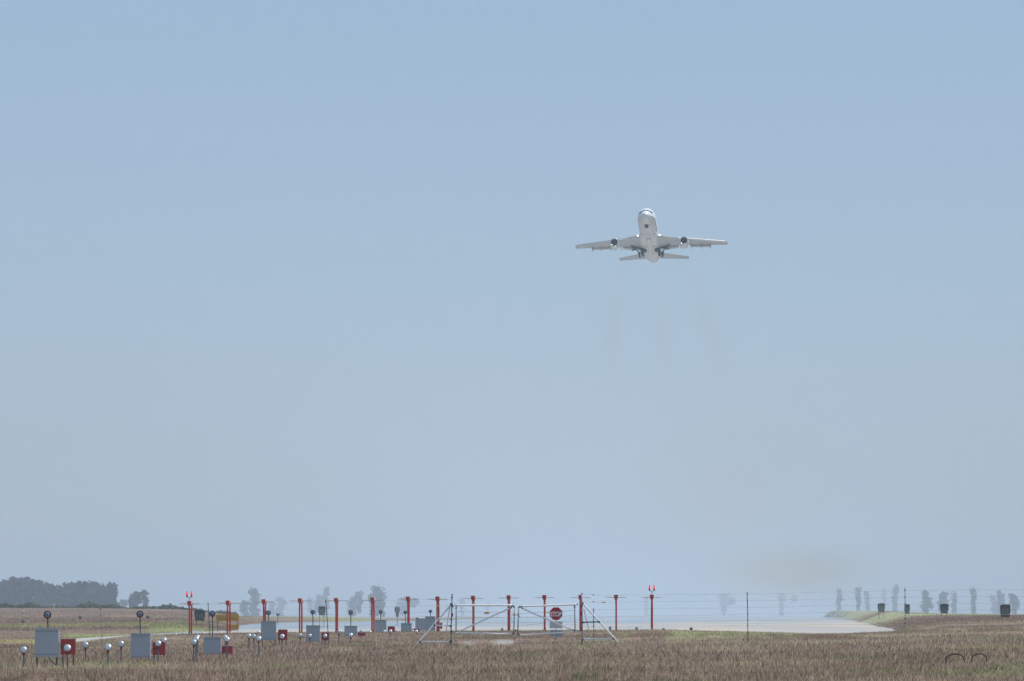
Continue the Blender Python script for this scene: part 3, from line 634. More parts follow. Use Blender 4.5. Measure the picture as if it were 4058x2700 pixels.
# ---------------------------------------------------------------- STOP sign
SS = 640
q = P(2203.5, 2432.5, SS); g = gpt(2203.5, SS); r = 25.0 * SS / FP / math.cos(R(22.5))
t = thing('stop_sign', (q.x, q.y, g.z), 'red stop sign above two grey plates on one post, behind the gate', 'stop sign')
MB().tube([q - Vector((0, -.05, r * .6)), Vector((q.x, q.y + .05, g.z - .1))], .024, 8).build('post', MATS['galv'], t)
oct_ = lambda k: [(q.x + k * r * math.cos(R(22.5 + 45 * j)), q.z + k * r * math.sin(R(22.5 + 45 * j))) for j in range(8)]
b = MB().prism(oct_(1), q.y, q.y + .02).build('sign_face', MATS['stop_red'], t)
txt = bpy.data.curves.new('lettering', 'FONT'); txt.body = 'STOP'; txt.size = .44; txt.align_x = 'CENTER'; txt.align_y = 'CENTER'; txt.extrude = .004; txt.offset = .014
to = bpy.data.objects.new('lettering', txt); COL.objects.link(to)
to.parent = b; to.location = (q.x - wloc(b).x, q.y - .006 - wloc(b).y, q.z - .03 - wloc(b).z)
to.rotation_euler = (R(90), 0, 0); to.scale = (.92, 1.08, 1)
bpy.context.view_layer.update()
dg = bpy.context.evaluated_depsgraph_get(); me = bpy.data.meshes.new_from_object(to.evaluated_get(dg))
loc, rot, scl = to.location.copy(), to.rotation_euler.copy(), to.scale.copy()
bpy.data.objects.remove(to)
co = np.array([v.co for v in me.vertices]); k = [.72 / np.ptp(co[:, 0]), .30 / np.ptp(co[:, 1]), 1]
mid = (co.max(0) + co.min(0)) / 2
for v in me.vertices: v.co = Vector(((v.co.x - mid[0]) * k[0], (v.co.y - mid[1]) * k[1], v.co.z))
scl = Vector((1, 1, 1)); me.materials.clear(); me.materials.append(MATS['stop_white'])
to = bpy.data.objects.new('lettering', me); COL.objects.link(to); to.parent = b; to.location, to.rotation_euler, to.scale = loc, rot, scl
for x0, x1, y0, y1, m, lab in ((2177, 2228.5, 2464, 2491, 'plate_white', 'pale grey plate'), (2178, 2227.5, 2497.5, 2523, 'plate_blue', 'bluish grey plate')):
    a = P(x0, y1, SS); c = P(x1, y0, SS)
    pl = MB().prism([(a.x, a.z + .01), (c.x, a.z), (c.x, c.z), (a.x + .02, c.z)], q.y + .004, q.y + .02).build('sign_plate', MATS[m], t, label=lab)
    k = MB()
    for rr in range(3):                                         # rows of worn, unreadable print
        x = a.x + .1
        while x < c.x - .12:
            w_ = random.uniform(.03, .08); k.box((x + w_ / 2, q.y + .001, c.z - .1 - rr * .11), (w_, .003, .035)); x += w_ + random.uniform(.02, .05)
    k.build('faded_print', MATS['plate_ink'], pl)

# red four-paddle marker by the left brace
sx = 980; q = P(1743.5, 2480, sx); g = gpt(1743.5, sx)
t = thing('paddle_marker', (q.x, q.y, g.z), 'red marker of four paddles on a pale post, behind the left gate brace', 'marker')
MB().tube([q + Vector((0, .03, .35)), Vector((q.x, q.y + .03, min(g.z, P(0, 2530, sx).z)))], .035, 8).build('post', MATS['galv_bright'], t)
for ax_, az in ((-1, 1), (1, 1), (-1, -1), (1, -1)):
    c = q + Vector((ax_ * .13, 0, az * .17)); MB().sphere(c, .12, 12, 8, (.95, .35, 1.25)).build('paddle', MATS['red_box'], t, smooth=True)

# ---------------------------------------------------------------- orange board, dark airfield boxes
so_ = 1250
t = thing('orange_board', gpt(901, so_), 'wide orange board with its mirage reflection modelled below, behind the second red mast', 'board')
def board(x0, x1, y0, y1, nm, s, dip=0):
    a, c = P(x0, y1, s), P(x1, y0, s); mx = (a.x + c.x) / 2
    return MB().prism([(a.x, a.z), (mx, a.z + dip), (c.x, a.z + dip * .3), (c.x, c.z + dip), (mx, c.z), (a.x, c.z - dip * .2)], a.y, a.y + .15).build(nm, MATS['orange_board'], t, bevel=.03)
b1 = board(856, 947, 2436, 2464, 'upper_panel', so_, .05); board(906, 946, 2476, 2494, 'mirage_panel', so_ + 2, .02)  # lower one is the board's mirage image, built as a solid panel
a, c = P(862, 2456, so_), P(940, 2450, so_)
MB().box(((a.x + c.x) / 2, a.y - .01, (a.z + c.z) / 2), (c.x - a.x, .02, .16)).build('dark_band', mat('orange_dark', (.28, .15, .02), .7, var=.3), b1)
for px in (862, 902, 942):
    a = P(px, 2466, so_); g = gpt(px, so_); MB().box((a.x, a.y + .25, (a.z + g.z) / 2 + .05), (.08, .08, max(.1, a.z - g.z + .3))).build('leg', MATS['dark_steel'], t)

GD = 'dark box-shaped airfield markers beside the runway'
DB = [(770, 812, 2417, 2460, 1430, 'dark slate airfield box between the first red mast and the third strobe lamp', 1.0), (1261, 1289, 2403, 2438, 2000, 'dark airfield box just left of the fence post near the fifth mast', 1),
 (1563, 1586, 2404, 2446, 2500, 'dark rounded airfield marker left of the seventh red mast', .8), (3478, 3507, 2391, 2425, 2579, 'smallest dark airfield box of the right land, leftmost of four', 1),
 (3584, 3606, 2395, 2433, 2241, 'dark airfield box right beside the right fence post', 1), (3726, 3759, 2393, 2431, 1889, 'dark airfield box midway between the right fence post and the right edge', 1), (3964, 4005, 2395, 2447, 1500, 'largest dark airfield box near the right edge, with a grey panel', 1),
 (1091, 1110, 2431, 2442, 2300, 'tiny dark oval marker low between the third and fourth masts', .5)]
for x0, x1, y0, y1, s, lab, kk in DB:
    a, c = P(x0, y1, s), P(x1, y0, s); W = c.x - a.x; H = c.z - a.z; X = (a.x + c.x) / 2; g = gpt((x0 + x1) / 2, s)
    t = thing('airfield_marker', (X, a.y, min(g.z, a.z)), lab, 'marker', GD)
    if kk < 1:
        rings = [[Vector((X + W / 2 * k * math.cos(q), a.y + .3 + .3 * k * math.sin(q), c.z - H * z)) for q in np.linspace(0, 2 * math.pi, 14, endpoint=False)] for z, k in ((0, .45), (.1, .9), (.3, 1), (.5, .85), (.65, .5), (.85, .6), (1, .35))]
        MB().loft(rings).build('body', MATS['sign_slate'], t, smooth=True)
        MB().tube([(X, a.y + .3, a.z + .02), (X, a.y + .3, min(g.z, a.z) - .1)], .06, 8).build('foot', MATS['sign_black'], t)
        continue
    MB().prism([(X - W * .46, a.z + H * .25), (X - W * .36, a.z + H * .22), (X + W * .42, a.z + H * .24), (X + W * .5, a.z + H * .35), (X + W * .5, c.z - H * .12), (X + W * .4, c.z - H * .02), (X, c.z), (X - W * .44, c.z - H * .04), (X - W * .5, c.z - H * .2)], a.y, a.y + .6).build('case', MATS['sign_black'], t, bevel=.05)
    MB().prism([(X - W * .34, a.z + H * .3), (X + W * .36, a.z + H * .3), (X + W * .38, c.z - H * .24), (X + W * .1, c.z - H * .3), (X - W * .05, c.z - H * .5), (X - W * .15, c.z - H * .3), (X - W * .36, c.z - H * .26)], a.y - .04, a.y + .01).build('panel', MATS['sign_slate'], t)
    MB().box((X, a.y + .3, a.z + H * .11), (W * .84, .5, H * .2)).build('base', MATS['sign_black'], t, bevel=.04)
    if g.z < a.z:
        for sg in (-1, 1): MB().box((X + sg * W * .3, a.y + .3, (a.z + g.z) / 2), (.08, .08, a.z - g.z + .2)).build('leg', MATS['sign_black'], t)

# ---------------------------------------------------------------- far trees, wood and scrub
def leaves(centres, radii, n, size, seed):
    r_ = np.random.default_rng(seed); centres = np.array(centres, float); radii = np.array(radii, float)
    k = r_.integers(0, len(centres), n); dv = r_.normal(0, 1, (n, 3)); dv /= np.linalg.norm(dv, axis=1)[:, None]
    rad = r_.random(n) ** .45 * (1 + .22 * r_.normal(0, 1, n))
    c = centres[k] + dv * rad[:, None] * radii[k]
    u = r_.normal(0, 1, (n, 3)); u /= np.linalg.norm(u, axis=1)[:, None]; v = np.cross(u, r_.normal(0, 1, (n, 3))); v /= np.linalg.norm(v, axis=1)[:, None]
    sz = size * (.5 + r_.random((n, 1))) / 2
    V = np.stack([c - u * sz - v * sz * .6, c + u * sz - v * sz * .6, c + u * sz + v * sz * .6, c - u * sz + v * sz * .6], 1).reshape(-1, 3)
    return V, np.arange(n * 4).reshape(-1, 4)
def tree(lobes, s, lab, n=1300, seed=0, group='hazy trees far beyond the airfield'):
    """lobes: (px, ytop, ybot, halfwidth) in picture units at distance s"""
    if s > 15000: lobes = lobes + [(lobes[0][0], lobes[0][2] - 8, max(2436, lobes[0][2]), lobes[0][3] * .55)]
    low = max(l[2] for l in lobes); cx = lobes[0][0]; base = P(cx, low, s); g = gpt(cx, s)
    t = thing('far_tree', (base.x, base.y, g.z), lab, 'tree', group)
    cs, rs = [], []; rr = random.Random(seed)
    for px, y0, y1, hw in lobes:
        m = max(3, int((y1 - y0) / 14))
        for j in range(m):
            f = (j + .5) / m; wv = hw * (.55 + .45 * math.sin(math.pi * min(1, f * .9 + .18)))
            for q_ in range(2):
                c = P(px + rr.uniform(-.45, .45) * hw, y0 + (y1 - y0) * f, s)
                cs.append(c); rs.append((wv * .75 * s / FP, wv * .8 * s / FP, max(6, (y1 - y0) / m) * .8 * s / FP))
    V, F = leaves(cs, rs, n, 7.0 * s / FP, seed); V -= np.array(t.location)
    o = np_mesh('crown', V, F, MATS['hazed_leaf']); o.parent = t
    top = P(cx, min(l[1] for l in lobes) + 12, s)
    b = MB().tube([Vector((base.x, base.y, g.z - .5)), Vector((base.x + .3, base.y, (g.z + top.z) / 2)), top], [.55 * s / 16000, .4 * s / 16000, .2 * s / 16000], 8)
    for k in range(4):
        c = Vector(cs[rr.randrange(len(cs))]); b.tube([Vector((base.x + .2, base.y, g.z + (top.z - g.z) * (.3 + .1 * k))), c], [.5 * s / 16000, .15 * s / 16000], 6)
    b.build('trunk', MATS['far_bark'], t)
TR = [
 ([(1008, 2337, 2445, 26), (970, 2386, 2448, 22)], 13500, 'hazy tree with a low left hump, left of the third red mast', 1700),
 ([(1112, 2370, 2440, 24), (1080, 2390, 2436, 14)], 21000, 'very faint low tree between the third and fourth masts', 900),
 ([(1230, 2372, 2405, 16)], 23000, 'faint small round tree right of the fourth mast', 350),
 ([(1292, 2329, 2430, 14), (1275, 2360, 2440, 24), (1255, 2385, 2435, 14)], 17500, 'leaning hazy tree with a knob top behind the dark airfield box', 1300),
 ([(1395, 2368, 2438, 20), (1422, 2348, 2425, 18)], 14500, 'twin-headed hazy tree between the fifth and sixth masts', 1500),
 ([(1490, 2328, 2442, 30), (1505, 2350, 2440, 22), (1475, 2360, 2440, 20)], 12500, 'tallest and widest hazy tree, behind the sixth red mast', 2400),
 ([(1600, 2372, 2412, 38), (1640, 2375, 2405, 20)], 19000, 'low wide hazy tree behind the seventh red mast', 900),
 ([(1830, 2375, 2400, 16)], 24000, 'faint smudge of a tree just right of the left gate post', 260),
 ([(1932, 2392, 2415, 12)], 28000, 'faintest small tree seen inside the left gate leaf', 150),
 ([(2560, 2368, 2400, 14)], 27000, 'faint small tree just left of the last red mast', 220),
 ([(2868, 2354, 2402, 26), (2900, 2370, 2395, 18)], 24000, 'very faint round tree left of the tall fence post', 520),
 ([(3096, 2353, 2402, 20), (3150, 2362, 2385, 14)], 23000, 'faint round tree midway between the two right fence posts', 420),
 ([(3325, 2336, 2412, 14)], 16500, 'slim hazy tree standing at the tip of the right land', 600),
 ([(3401, 2331, 2413, 12)], 15500, 'tall narrow hazy tree, second from the tip of the right land', 560),
 ([(3437, 2347, 2412, 12)], 18500, 'narrow pale tree just left of the leftmost dark box on the right', 420),
 ([(3503, 2342, 2400, 9)], 26000, 'very faint thin tree directly behind the leftmost dark box on the right', 200),
 ([(3548, 2318, 2372, 16), (3543, 2360, 2416, 11)], 18500, 'tall top-heavy hazy tree left of the right fence post', 700),
 ([(3671, 2345, 2385, 15), (3673, 2368, 2425, 28)], 13500, 'pear-shaped hazy tree right of the right fence post', 1300),
 ([(3745, 2347, 2425, 17), (3728, 2356, 2420, 12)], 14500, 'dark hazy tree right behind the third dark box on the right', 800),
 ([(3781, 2350, 2420, 13)], 17500, 'pale narrow tree right of the third dark box on the right', 450),
 ([(3856, 2333, 2378, 15), (3860, 2365, 2430, 8)], 15500, 'mushroom-shaped hazy tree midway between the two rightmost dark boxes', 620),
 ([(3940, 2362, 2425, 22)], 21000, 'faint wide tree just left of the rightmost dark box', 480),
 ([(3958, 2342, 2365, 10), (3970, 2355, 2420, 14)], 16500, 'hazy tree leaning right over the rightmost dark box', 620),
 ([(4020, 2356, 2390, 20), (4024, 2378, 2428, 19)], 14000, 'square-headed hazy tree at the right edge', 1100),
 ([(540, 2348, 2405, 26), (520, 2358, 2405, 12), (577, 2343, 2405, 15)], 8200, 'hazy blue tree clump standing alone right of the long wood', 1600),
 ([(490, 2380, 2405, 16)], 11500, 'low faint tree between the long wood and the lone clump', 250)]
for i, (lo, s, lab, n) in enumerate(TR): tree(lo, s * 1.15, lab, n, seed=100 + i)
# the long wood: one mass of crowns
cs, rs = [], []; sw = 8800
xs = [-900, -600, -300, -100, 0, 60, 80, 115, 135, 165, 195, 230, 260, 300, 345, 385, 415, 440, 455, 466]
ts = [2300, 2290, 2305, 2298, 2302, 2288, 2285, 2292, 2295, 2305, 2312, 2324, 2312, 2308, 2303, 2306, 2322, 2308, 2320, 2345]
rr = random.Random(5)
for px in np.arange(-900, 462, 7.5):
    top = np.interp(px, xs, ts) + rr.uniform(-3, 8)
    for y in np.arange(top + 8, 2412, 11):
        s = sw * rr.uniform(.97, 1.08); c = P(px + rr.uniform(-6, 6), y, s); cs.append(c); k = s / FP; rs.append((9.5 * k, 12 * k, 9.5 * k))
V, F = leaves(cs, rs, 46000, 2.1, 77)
tag(np_mesh('woodland', V, F, MATS['hazed_leaf']), 'long dark blue hazy wood on the horizon at the far left', 'woodland', kind='stuff')
cs, rs = [], []
for px in np.arange(-900, 940, 6):
    s = 3750 * rr.uniform(.97, 1.05); g = gpt(px, s); y = HZ - (g.z - EYE) * FP / s
    h = (9 + 6 * math.sin(px * .021) + 5 * math.sin(px * .057 + 1) + rr.uniform(-2, 4)) * (1 if px < 660 else .8); k = s / FP
    for j in range(2): cs.append(P(px, y - h * (.3 + .45 * j), s)); rs.append((8 * k, 8 * k, max(3, h * .45) * k))
V, F = leaves(cs, rs, 14000, .55, 78)
tag(np_mesh('scrub', V, F, MATS['scrub_leaf']), 'line of low green scrub along the top of the left rise', 'scrub', kind='stuff')
# pale marker posts on the left rise
for px, y0, y1, s, lab in ((213, 2396, 2418, 3000, 'pale hazy post on the left rise, right of the first strobe lamp'), (92, 2424, 2438, 2300, 'bluish hazy marker on the left rise, left of the first strobe lamp')):
    a, c = P(px, y1, s), P(px, y0, s); g = gpt(px, s)
    t = thing('marker_post', (a.x, a.y, g.z), lab, 'marker post')
    MB().tube([(a.x, a.y, min(g.z, a.z)), (a.x, a.y, c.z)], [.22, .12], 10).build('post', MATS['stone'], t)
    MB().sphere((a.x, a.y, c.z - .15), .28, 12, 8, (1, 1, 1.5)).build('head', MATS['stone'], t, smooth=True)
for px, y, s, lab in ((318, 2447, 1700, 'dark hazy fixture on the left rise between the first two strobes'), (586, 2445, 1900, 'dark hazy fixture right of the second strobe lamp'), (92, 2463, 1500, 'dark low fixture left of the first strobe lamp')):
    q = P(px, y, s); g = gpt(px, s)
    t = thing('field_fixture', (q.x, q.y, g.z), lab, 'fixture', 'dark fixtures on the left rise')
    MB().sphere(q, 8 * s / FP, 12, 8, (1, .7, .8)).build('head', MATS['sign_slate'], t, smooth=True)
    MB().tube([q, (q.x + .05, q.y, g.z - .05)], .05, 8).build('stem', MATS['galv'], t)

# ---------------------------------------------------------------- foreground hoops, green tufts, flowers
for a, b_, ytop, base, s, lab in ((3748, 3818, 2592, 2622, 345, 'left of the two dark hoops standing in the foreground grass'), (3850, 3906, 2591, 2617, 350, 'right of the two dark hoops standing in the foreground grass')):
    pts = []
    H = (base - ytop); W = (b_ - a) / 2; cx = (a + b_) / 2
    for q in np.linspace(R(192), R(-8), 17):
        k = 1.12 if math.cos(q) < 0 else 1.0
        pts.append(P(cx + 4 + W * k * math.cos(q), base - H * max(-.35, math.sin(q)) ** (1 if math.sin(q) < 0 else .8) if math.sin(q) > 0 else base - H * math.sin(q) * 1.6, s))
    o = MB().tube(pts, .021, 8).build('steel_hoop', MATS['rust'], smooth=True); tag(o, lab, 'hoop', 'dark hoops in the grass')
def tuft(px0, px1, s0, s1, n, h, lab, col):
    blades('grass_tuft', n, s0, s1, h, .022, lab, 'grass tuft', p0=px0, p1=px1, colf=lambda p, s: np.tile(np.array(col), (len(p), 1)) * (.7 + .6 * rng.random((len(p), 1))), kind='stuff')
tuft(3925, 4260, 300, 335, 2600, .26, 'fresh green grass patch in the bottom right corner', (.10, .18, .06))
tuft(2272, 2370, 283, 300, 900, .30, 'dark green tuft at the bottom edge below the gate', (.08, .12, .03))
tuft(1035, 1065, 300, 312, 220, .22, 'small dark green tuft low in the grass left of centre', (.07, .10, .03))
tuft(1828, 1874, 400, 412, 220, .16, 'bright green low patch in the grass below the left gate post', (.16, .24, .05))
tuft(3195, 3245, 540, 560, 260, .12, 'flat olive green patch in the grass below the runway end', (.14, .18, .04))
r_ = np.random.default_rng(3); b = MB()
for x0, x1, y_, n in ((2325, 2470, 2547, 40), (1430, 1600, 2546, 14), (2560, 2700, 2545, 6), (1720, 1760, 2556, 5), (3660, 3950, 2508, 16)):
    for k in range(n):
        px = r_.uniform(x0, x1); s = r_.uniform(600, 640); q = P(px, y_ + r_.uniform(-7, 6), s); g = gpt(px, s)
        rad = r_.uniform(.02, .045); b.sphere((q.x, q.y, max(q.z, g.z)), rad, 7, 5, (1.2, 1, .7))
tag(b.build('ice_plant_flowers', MATS['petal_yellow'], smooth=True), 'pale yellow flower heads dotted along the fence line', 'flowers', kind='stuff')

# ---------------------------------------------------------------- the aircraft
def aircraft():
    s = 3250.0; c = P(2558, 838, s)
    t = thing('jet_airliner', c, 'white three-engined jet airliner climbing towards the viewer with wheels half retracted', 'aircraft')
    t.rotation_euler = Euler((R(-14.4), R(-1.25), R(-4.2)), 'XYZ')
    SEC = [(0, .05, -1.15), (.25, .6, -1.1), (.8, 1.1, -1.0), (1.6, 1.58, -.8), (2.4, 1.95, -.58), (3.4, 2.42, -.33), (4.6, 2.75, -.13), (6, 2.93, -.03), (7.5, 3, 0), (12, 3, 0), (36, 3, 0), (40, 2.92, .08), (44, 2.65, .3), (48, 2.2, .6), (51, 1.75, .85), (53.5, 1.2, 1.1), (54.3, .7, 1.2)]
    ys = [q[0] for q in SEC]
    def fr(y): return np.interp(y, ys, [q[1] for q in SEC])
    def fz(y): return np.interp(y, ys, [q[2] for q in SEC])
    def fp(y, th, off=0):   # th from top, + to +x
        r = fr(y) + off; return Vector((r * math.sin(th), y, fz(y) + r * math.cos(th)))
    # body paint: white above, light grey below
    m = bpy.data.materials.new('fuselage_paint'); m.use_nodes = True; n = m.node_tree.nodes; l = m.node_tree.links; b_ = n['Principled BSDF']
    tc = n.new('ShaderNodeTexCoord'); sp = n.new('ShaderNodeSeparateXYZ'); l.new(tc.outputs['Object'], sp.inputs[0])
    mr = n.new('ShaderNodeMapRange'); mr.inputs['From Min'].default_value = -.95; mr.inputs['From Max'].default_value = -.85; l.new(sp.outputs['Z'], mr.inputs['Value'])
    nz = n.new('ShaderNodeTexNoise'); nz.inputs['Scale'].default_value = .6; nz.inputs['Detail'].default_value = 6; l.new(tc.outputs['Object'], nz.inputs['Vector'])
    gm = n.new('ShaderNodeMix'); gm.data_type = 'RGBA'; gm.inputs['A'].default_value = (.60, .59, .56, 1); gm.inputs['B'].default_value = (.72, .71, .68, 1); l.new(nz.outputs['Fac'], gm.inputs['Factor'])
    mx = n.new('ShaderNodeMix'); mx.data_type = 'RGBA'; l.new(mr.outputs[0], mx.inputs['Factor']); l.new(gm.outputs['Result'], mx.inputs['A']); mx.inputs['B'].default_value = (.86, .88, .90, 1)
    l.new(mx.outputs['Result'], b_.inputs['Base Color']); b_.inputs['Roughness'].default_value = .35
    yy = sorted(set(list(np.linspace(0, 9, 28)) + list(np.linspace(9, 36, 12)) + list(np.linspace(36, 54.3, 20))))
    rings = [[fp(y, a) for a in np.linspace(0, 2 * math.pi, 48, endpoint=False)] for y in yy]
    fus = MB().loft(rings).build('fuselage', m, t, smooth=True, local=True)
    # panes of the cockpit
    def pane(pts, nm='cockpit_window'):
        b = MB(); N = 6; grid = []
        (ya, ta), (yb, tb), (yc, tcc), (yd, td) = pts
        for i in range(N + 1):
            for j in range(N + 1):
                u, v = i / N, j / N
                y = (1 - v) * ((1 - u) * ya + u * yb) + v * ((1 - u) * yd + u * yc)
                th = (1 - v) * ((1 - u) * ta + u * tb) + v * ((1 - u) * td + u * tcc)
                grid.append(fp(y, th, .02))
        b.add(grid, [(i * (N + 1) + j, i * (N + 1) + j + 1, (i + 1) * (N + 1) + j + 1, (i + 1) * (N + 1) + j) for i in range(N) for j in range(N)])
        b.build(nm, MATS['plane_dark'], fus, local=True, smooth=True)
    for sg in (-1, 1):
        pane([(1.45, sg * R(5)), (1.65, sg * R(38)), (2.5, sg * R(35)), (2.3, sg * R(5))])
        pane([(1.7, sg * R(42)), (2.5, sg * R(76)), (3.3, sg * R(68)), (2.6, sg * R(39))])
    for sg in (-1, 1):      # dark cheat line from the nose back
        b = MB(); pts = []
        for y in np.linspace(2.2, 42, 50):
            for zz in (-.92, -1.15 + .0):
                r = fr(y); v = max(-1, min(1, (zz - fz(y)) / r)); pts.append(fp(y, sg * math.acos(v), .015))
        b.add(pts, [(2 * i, 2 * i + 1, 2 * i + 3, 2 * i + 2) for i in range(49)])
        b.build('cheat_line', MATS['plane_stripe'], fus, local=True, smooth=True)
    # nose wheel bay
    b = MB(); pts = []
    for i, y in enumerate(np.linspace(4.6, 8.2, 12)):
        f = i / 11; hw = R(11.5) * (1 if f < .6 else math.sqrt(max(.08, 1 - ((f - .6) / .42) ** 2)))
        for k in (-1, -.5, 0, .5, 1): pts.append(fp(y, math.pi + k * hw, .015))
    b.add(pts, [(5 * i + k, 5 * i + k + 1, 5 * i + k + 6, 5 * i + k + 5) for i in range(11) for k in range(4)])
    b.build('nose_wheel_bay', MATS['plane_dark'], t, local=True)
    for sg in (-1, 1): MB().box(fp(6, math.pi + sg * R(13), .25), (.05, 2.2, .5)).build('nose_bay_door', MATS['plane_grey'], t, local=True)
    for y, a in ((4.0, 38), (4.2, -38), (5.2, -24)): MB().sphere(fp(y, math.pi + R(a)), .13, 8, 6).build('probe', MATS['plane_dark'], fus, local=True)
    # belly keel and wing root fairing
    def ell(cx, y, cz, rx, rz, n=24, p=2.6): return [Vector((cx + rx * math.copysign(abs(math.sin(a)) ** (2 / p), math.sin(a)), y, cz + rz * math.copysign(abs(math.cos(a)) ** (2 / p), math.cos(a)))) for a in np.linspace(0, 2 * math.pi, n, endpoint=False)]
    MB().loft([ell(0, 15.5, -2.0, 2.2, .6), ell(0, 17.5, -1.9, 2.9, 1.1), ell(0, 20, -1.75, 3.15, 1.5), ell(0, 27, -1.75, 3.2, 1.6), ell(0, 32, -1.6, 3.1, 1.4), ell(0, 36, -1.5, 2.3, .9)]).build('wing_fairing', MATS['plane_grey'], t, smooth=True, local=True)
    MB().loft([ell(0, 13.8, -3.0, .25, .1), ell(0, 14.6, -3.15, .6, .28), ell(0, 18, -3.3, .72, .42), ell(0, 33, -3.25, .7, .4), ell(0, 39, -2.7, .35, .15)]).build('belly_keel', MATS['plane_grey'], t, smooth=True, local=True)
    MB().box((0, 17.2, -3.62), (1.2, .5, .1)).build('keel_notch', MATS['plane_dark'], t, local=True)
    for sg in (-1, 1): MB().box((sg * 1.9, 26.5, -3.31), (2.2, .28, .08), Matrix.Rotation(sg * R(-9), 3, 'Y')).build('bay_seam', MATS['plane_seam'], t, local=True)
    # lifting surfaces
    AF = [(0, 0), (.02, .35), (.08, .65), (.25, .98), (.45, 1), (.7, .62), (1, .05), (1, -.05), (.7, -.35), (.45, -.62), (.25, -.65), (.08, -.45), (.02, -.25)]
    def foil(x, le, ch, z, th): return [Vector((x, le + u * ch, z + v * th * ch)) for u, v in AF]
    for sg in (-1, 1):
        wg = MB().loft([foil(sg * 2.3, 18.6, 13.4, -1.9, .065), foil(sg * 4, 20.2, 11.8, -1.72, .06), foil(sg * 9.5, 24.6, 7.8, -1.05, .055), foil(sg * 17, 30, 5.6, -.12, .05), foil(sg * 24.6, 35.4, 3.5, .8, .045), foil(sg * 25.0, 36.2, 2.6, .85, .02)]).build('wing', MATS['plane_wing'], t, smooth=False, local=True)
        MB().loft([[Vector((sg * x, le - .06, z + .2)), Vector((sg * x, le - .18, z)), Vector((sg * x, le + .02, z - .16)), Vector((sg * x, le + .5, z - .2)), Vector((sg * x, le + .5, z + .3))] for x, le, z in ((3.3, 19.6, -1.78), (9.5, 24.6, -1.05), (17, 30, -.12), (24.4, 35.2, .78))]).build('leading_edge', MATS['plane_metal'], wg, local=True)
        for x0, x1 in ((3.4, 9.2), (13.0, 19.6)):   # flaps partly out
            r2 = []
            for x in (x0, x1):
                le = np.interp(x, [2.3, 4, 9.5, 17, 24.6], [32, 32, 32.4, 35.6, 38.9]); z = np.interp(x, [2.3, 4, 9.5, 17, 24.6], [-1.9, -1.72, -1.05, -.12, .8])
                ch = 1.9 if x < 10 else 1.35
                r2.append([Vector((sg * x, le - .3, z - .12)), Vector((sg * x, le + ch, z - .22)), Vector((sg * x, le + ch, z - .30)), Vector((sg * x, le - .3, z - .45))])
            MB().loft(r2).build('flap', MATS['plane_wing'], wg, local=True)
        for x in (6.2, 9.8, 13.2, 16.6, 19.4):
            le = np.interp(x, [2.3, 4, 9.5, 17, 24.6], [32, 32, 32.4, 35.6, 38.9]); z = np.interp(x, [2.3, 4, 9.5, 17, 24.6], [-1.9, -1.72, -1.05, -.12, .8])
            MB().loft([ell(sg * x, le - 2.2, z - .35, .06, .06, 8, 2), ell(sg * x, le - .6, z - .55, .15, .3, 8, 2), ell(sg * x, le + 1.0, z - .75, .11, .22, 8, 2), ell(sg * x, le + 1.5, z - .8, .03, .06, 8, 2)]).build('flap_track', MATS['plane_seam'], wg, local=True)
        MB().sphere((sg * 3.55, 19.35, -1.72), .20, 12, 8).build('landing_light', MATS['plane_lamp'], wg, local=True, smooth=True)
        MB().loft([foil(sg * 1.2, 45.2, 7.2, 1.15, .05), foil(sg * 11.6, 53.0, 2.7, 1.75, .04)]).build('tailplane', MATS['plane_wing'], t, local=True)
        # engine
        ex, ey, ez = sg * 11.35, 20.8, -3.25
        e = MB().loft([ell(ex, ey + 1.2, ez, 1.05, 1.05, 28, 2), ell(ex, ey + .2, ez, 1.16, 1.16, 28, 2), ell(ex, ey, ez, 1.26, 1.26, 28, 2), ell(ex, ey + .15, ez, 1.37, 1.37, 28, 2), ell(ex, ey + 1.2, ez - .03, 1.52, 1.52, 28, 2), ell(ex, ey + 3.4, ez, 1.5, 1.5, 28, 2), ell(ex, ey + 5.6, ez + .1, 1.15, 1.15, 28, 2), ell(ex, ey + 5.5, ez + .1, 1.0, 1.0, 28, 2)]).build('engine', MATS['plane_grey'], t, local=True, smooth=True)
        MB().loft([ell(ex, ey + .1, ez, 1.12, 1.12, 28, 2), ell(ex, ey - .06, ez, 1.24, 1.24, 28, 2), ell(ex, ey + .06, ez, 1.36, 1.36, 28, 2), ell(ex, ey + .5, ez, 1.45, 1.45, 28, 2)], caps=False).build('intake_lip', MATS['plane_metal'], e, local=True, smooth=True)
        MB().loft([ell(ex, ey + .35, ez, 1.15, 1.15, 28, 2), ell(ex, ey + .3, ez, .3, .3, 28, 2), ell(ex, ey - .1, ez, .05, .05, 28, 2)]).build('fan', MATS['plane_dark'], e, local=True, smooth=False)
        MB().loft([ell(ex, ey + 5.4, ez + .1, .95, .95, 20, 2), ell(ex, ey + 7.2, ez + .15, .55, .55, 20, 2)]).build('exhaust_nozzle', MATS['plane_metal'], e, local=True, smooth=True)
        MB().loft([[Vector((ex - .16, ey + 1.5, ez + 1.3)), Vector((ex + .16, ey + 1.5, ez + 1.3)), Vector((ex + .16, ey + 1.6, ez + 1.6)), Vector((ex - .16, ey + 1.6, ez + 1.6))], [Vector((ex - .16, ey + 7.5, ez + .6)), Vector((ex + .16, ey + 7.5, ez + .6)), Vector((ex + .16, ey + 7.5, ez + 1.9)), Vector((ex - .16, ey + 7.5, ez + 1.9))]]).build('pylon', MATS['plane_grey'], e, local=True)
        # main gear, folding inwards
        MB().box((sg * 2.3, 30.6, -3.0), (2.0, 3.4, .45)).build('wheel_bay', MATS['plane_dark'], t, local=True, bevel=.1)
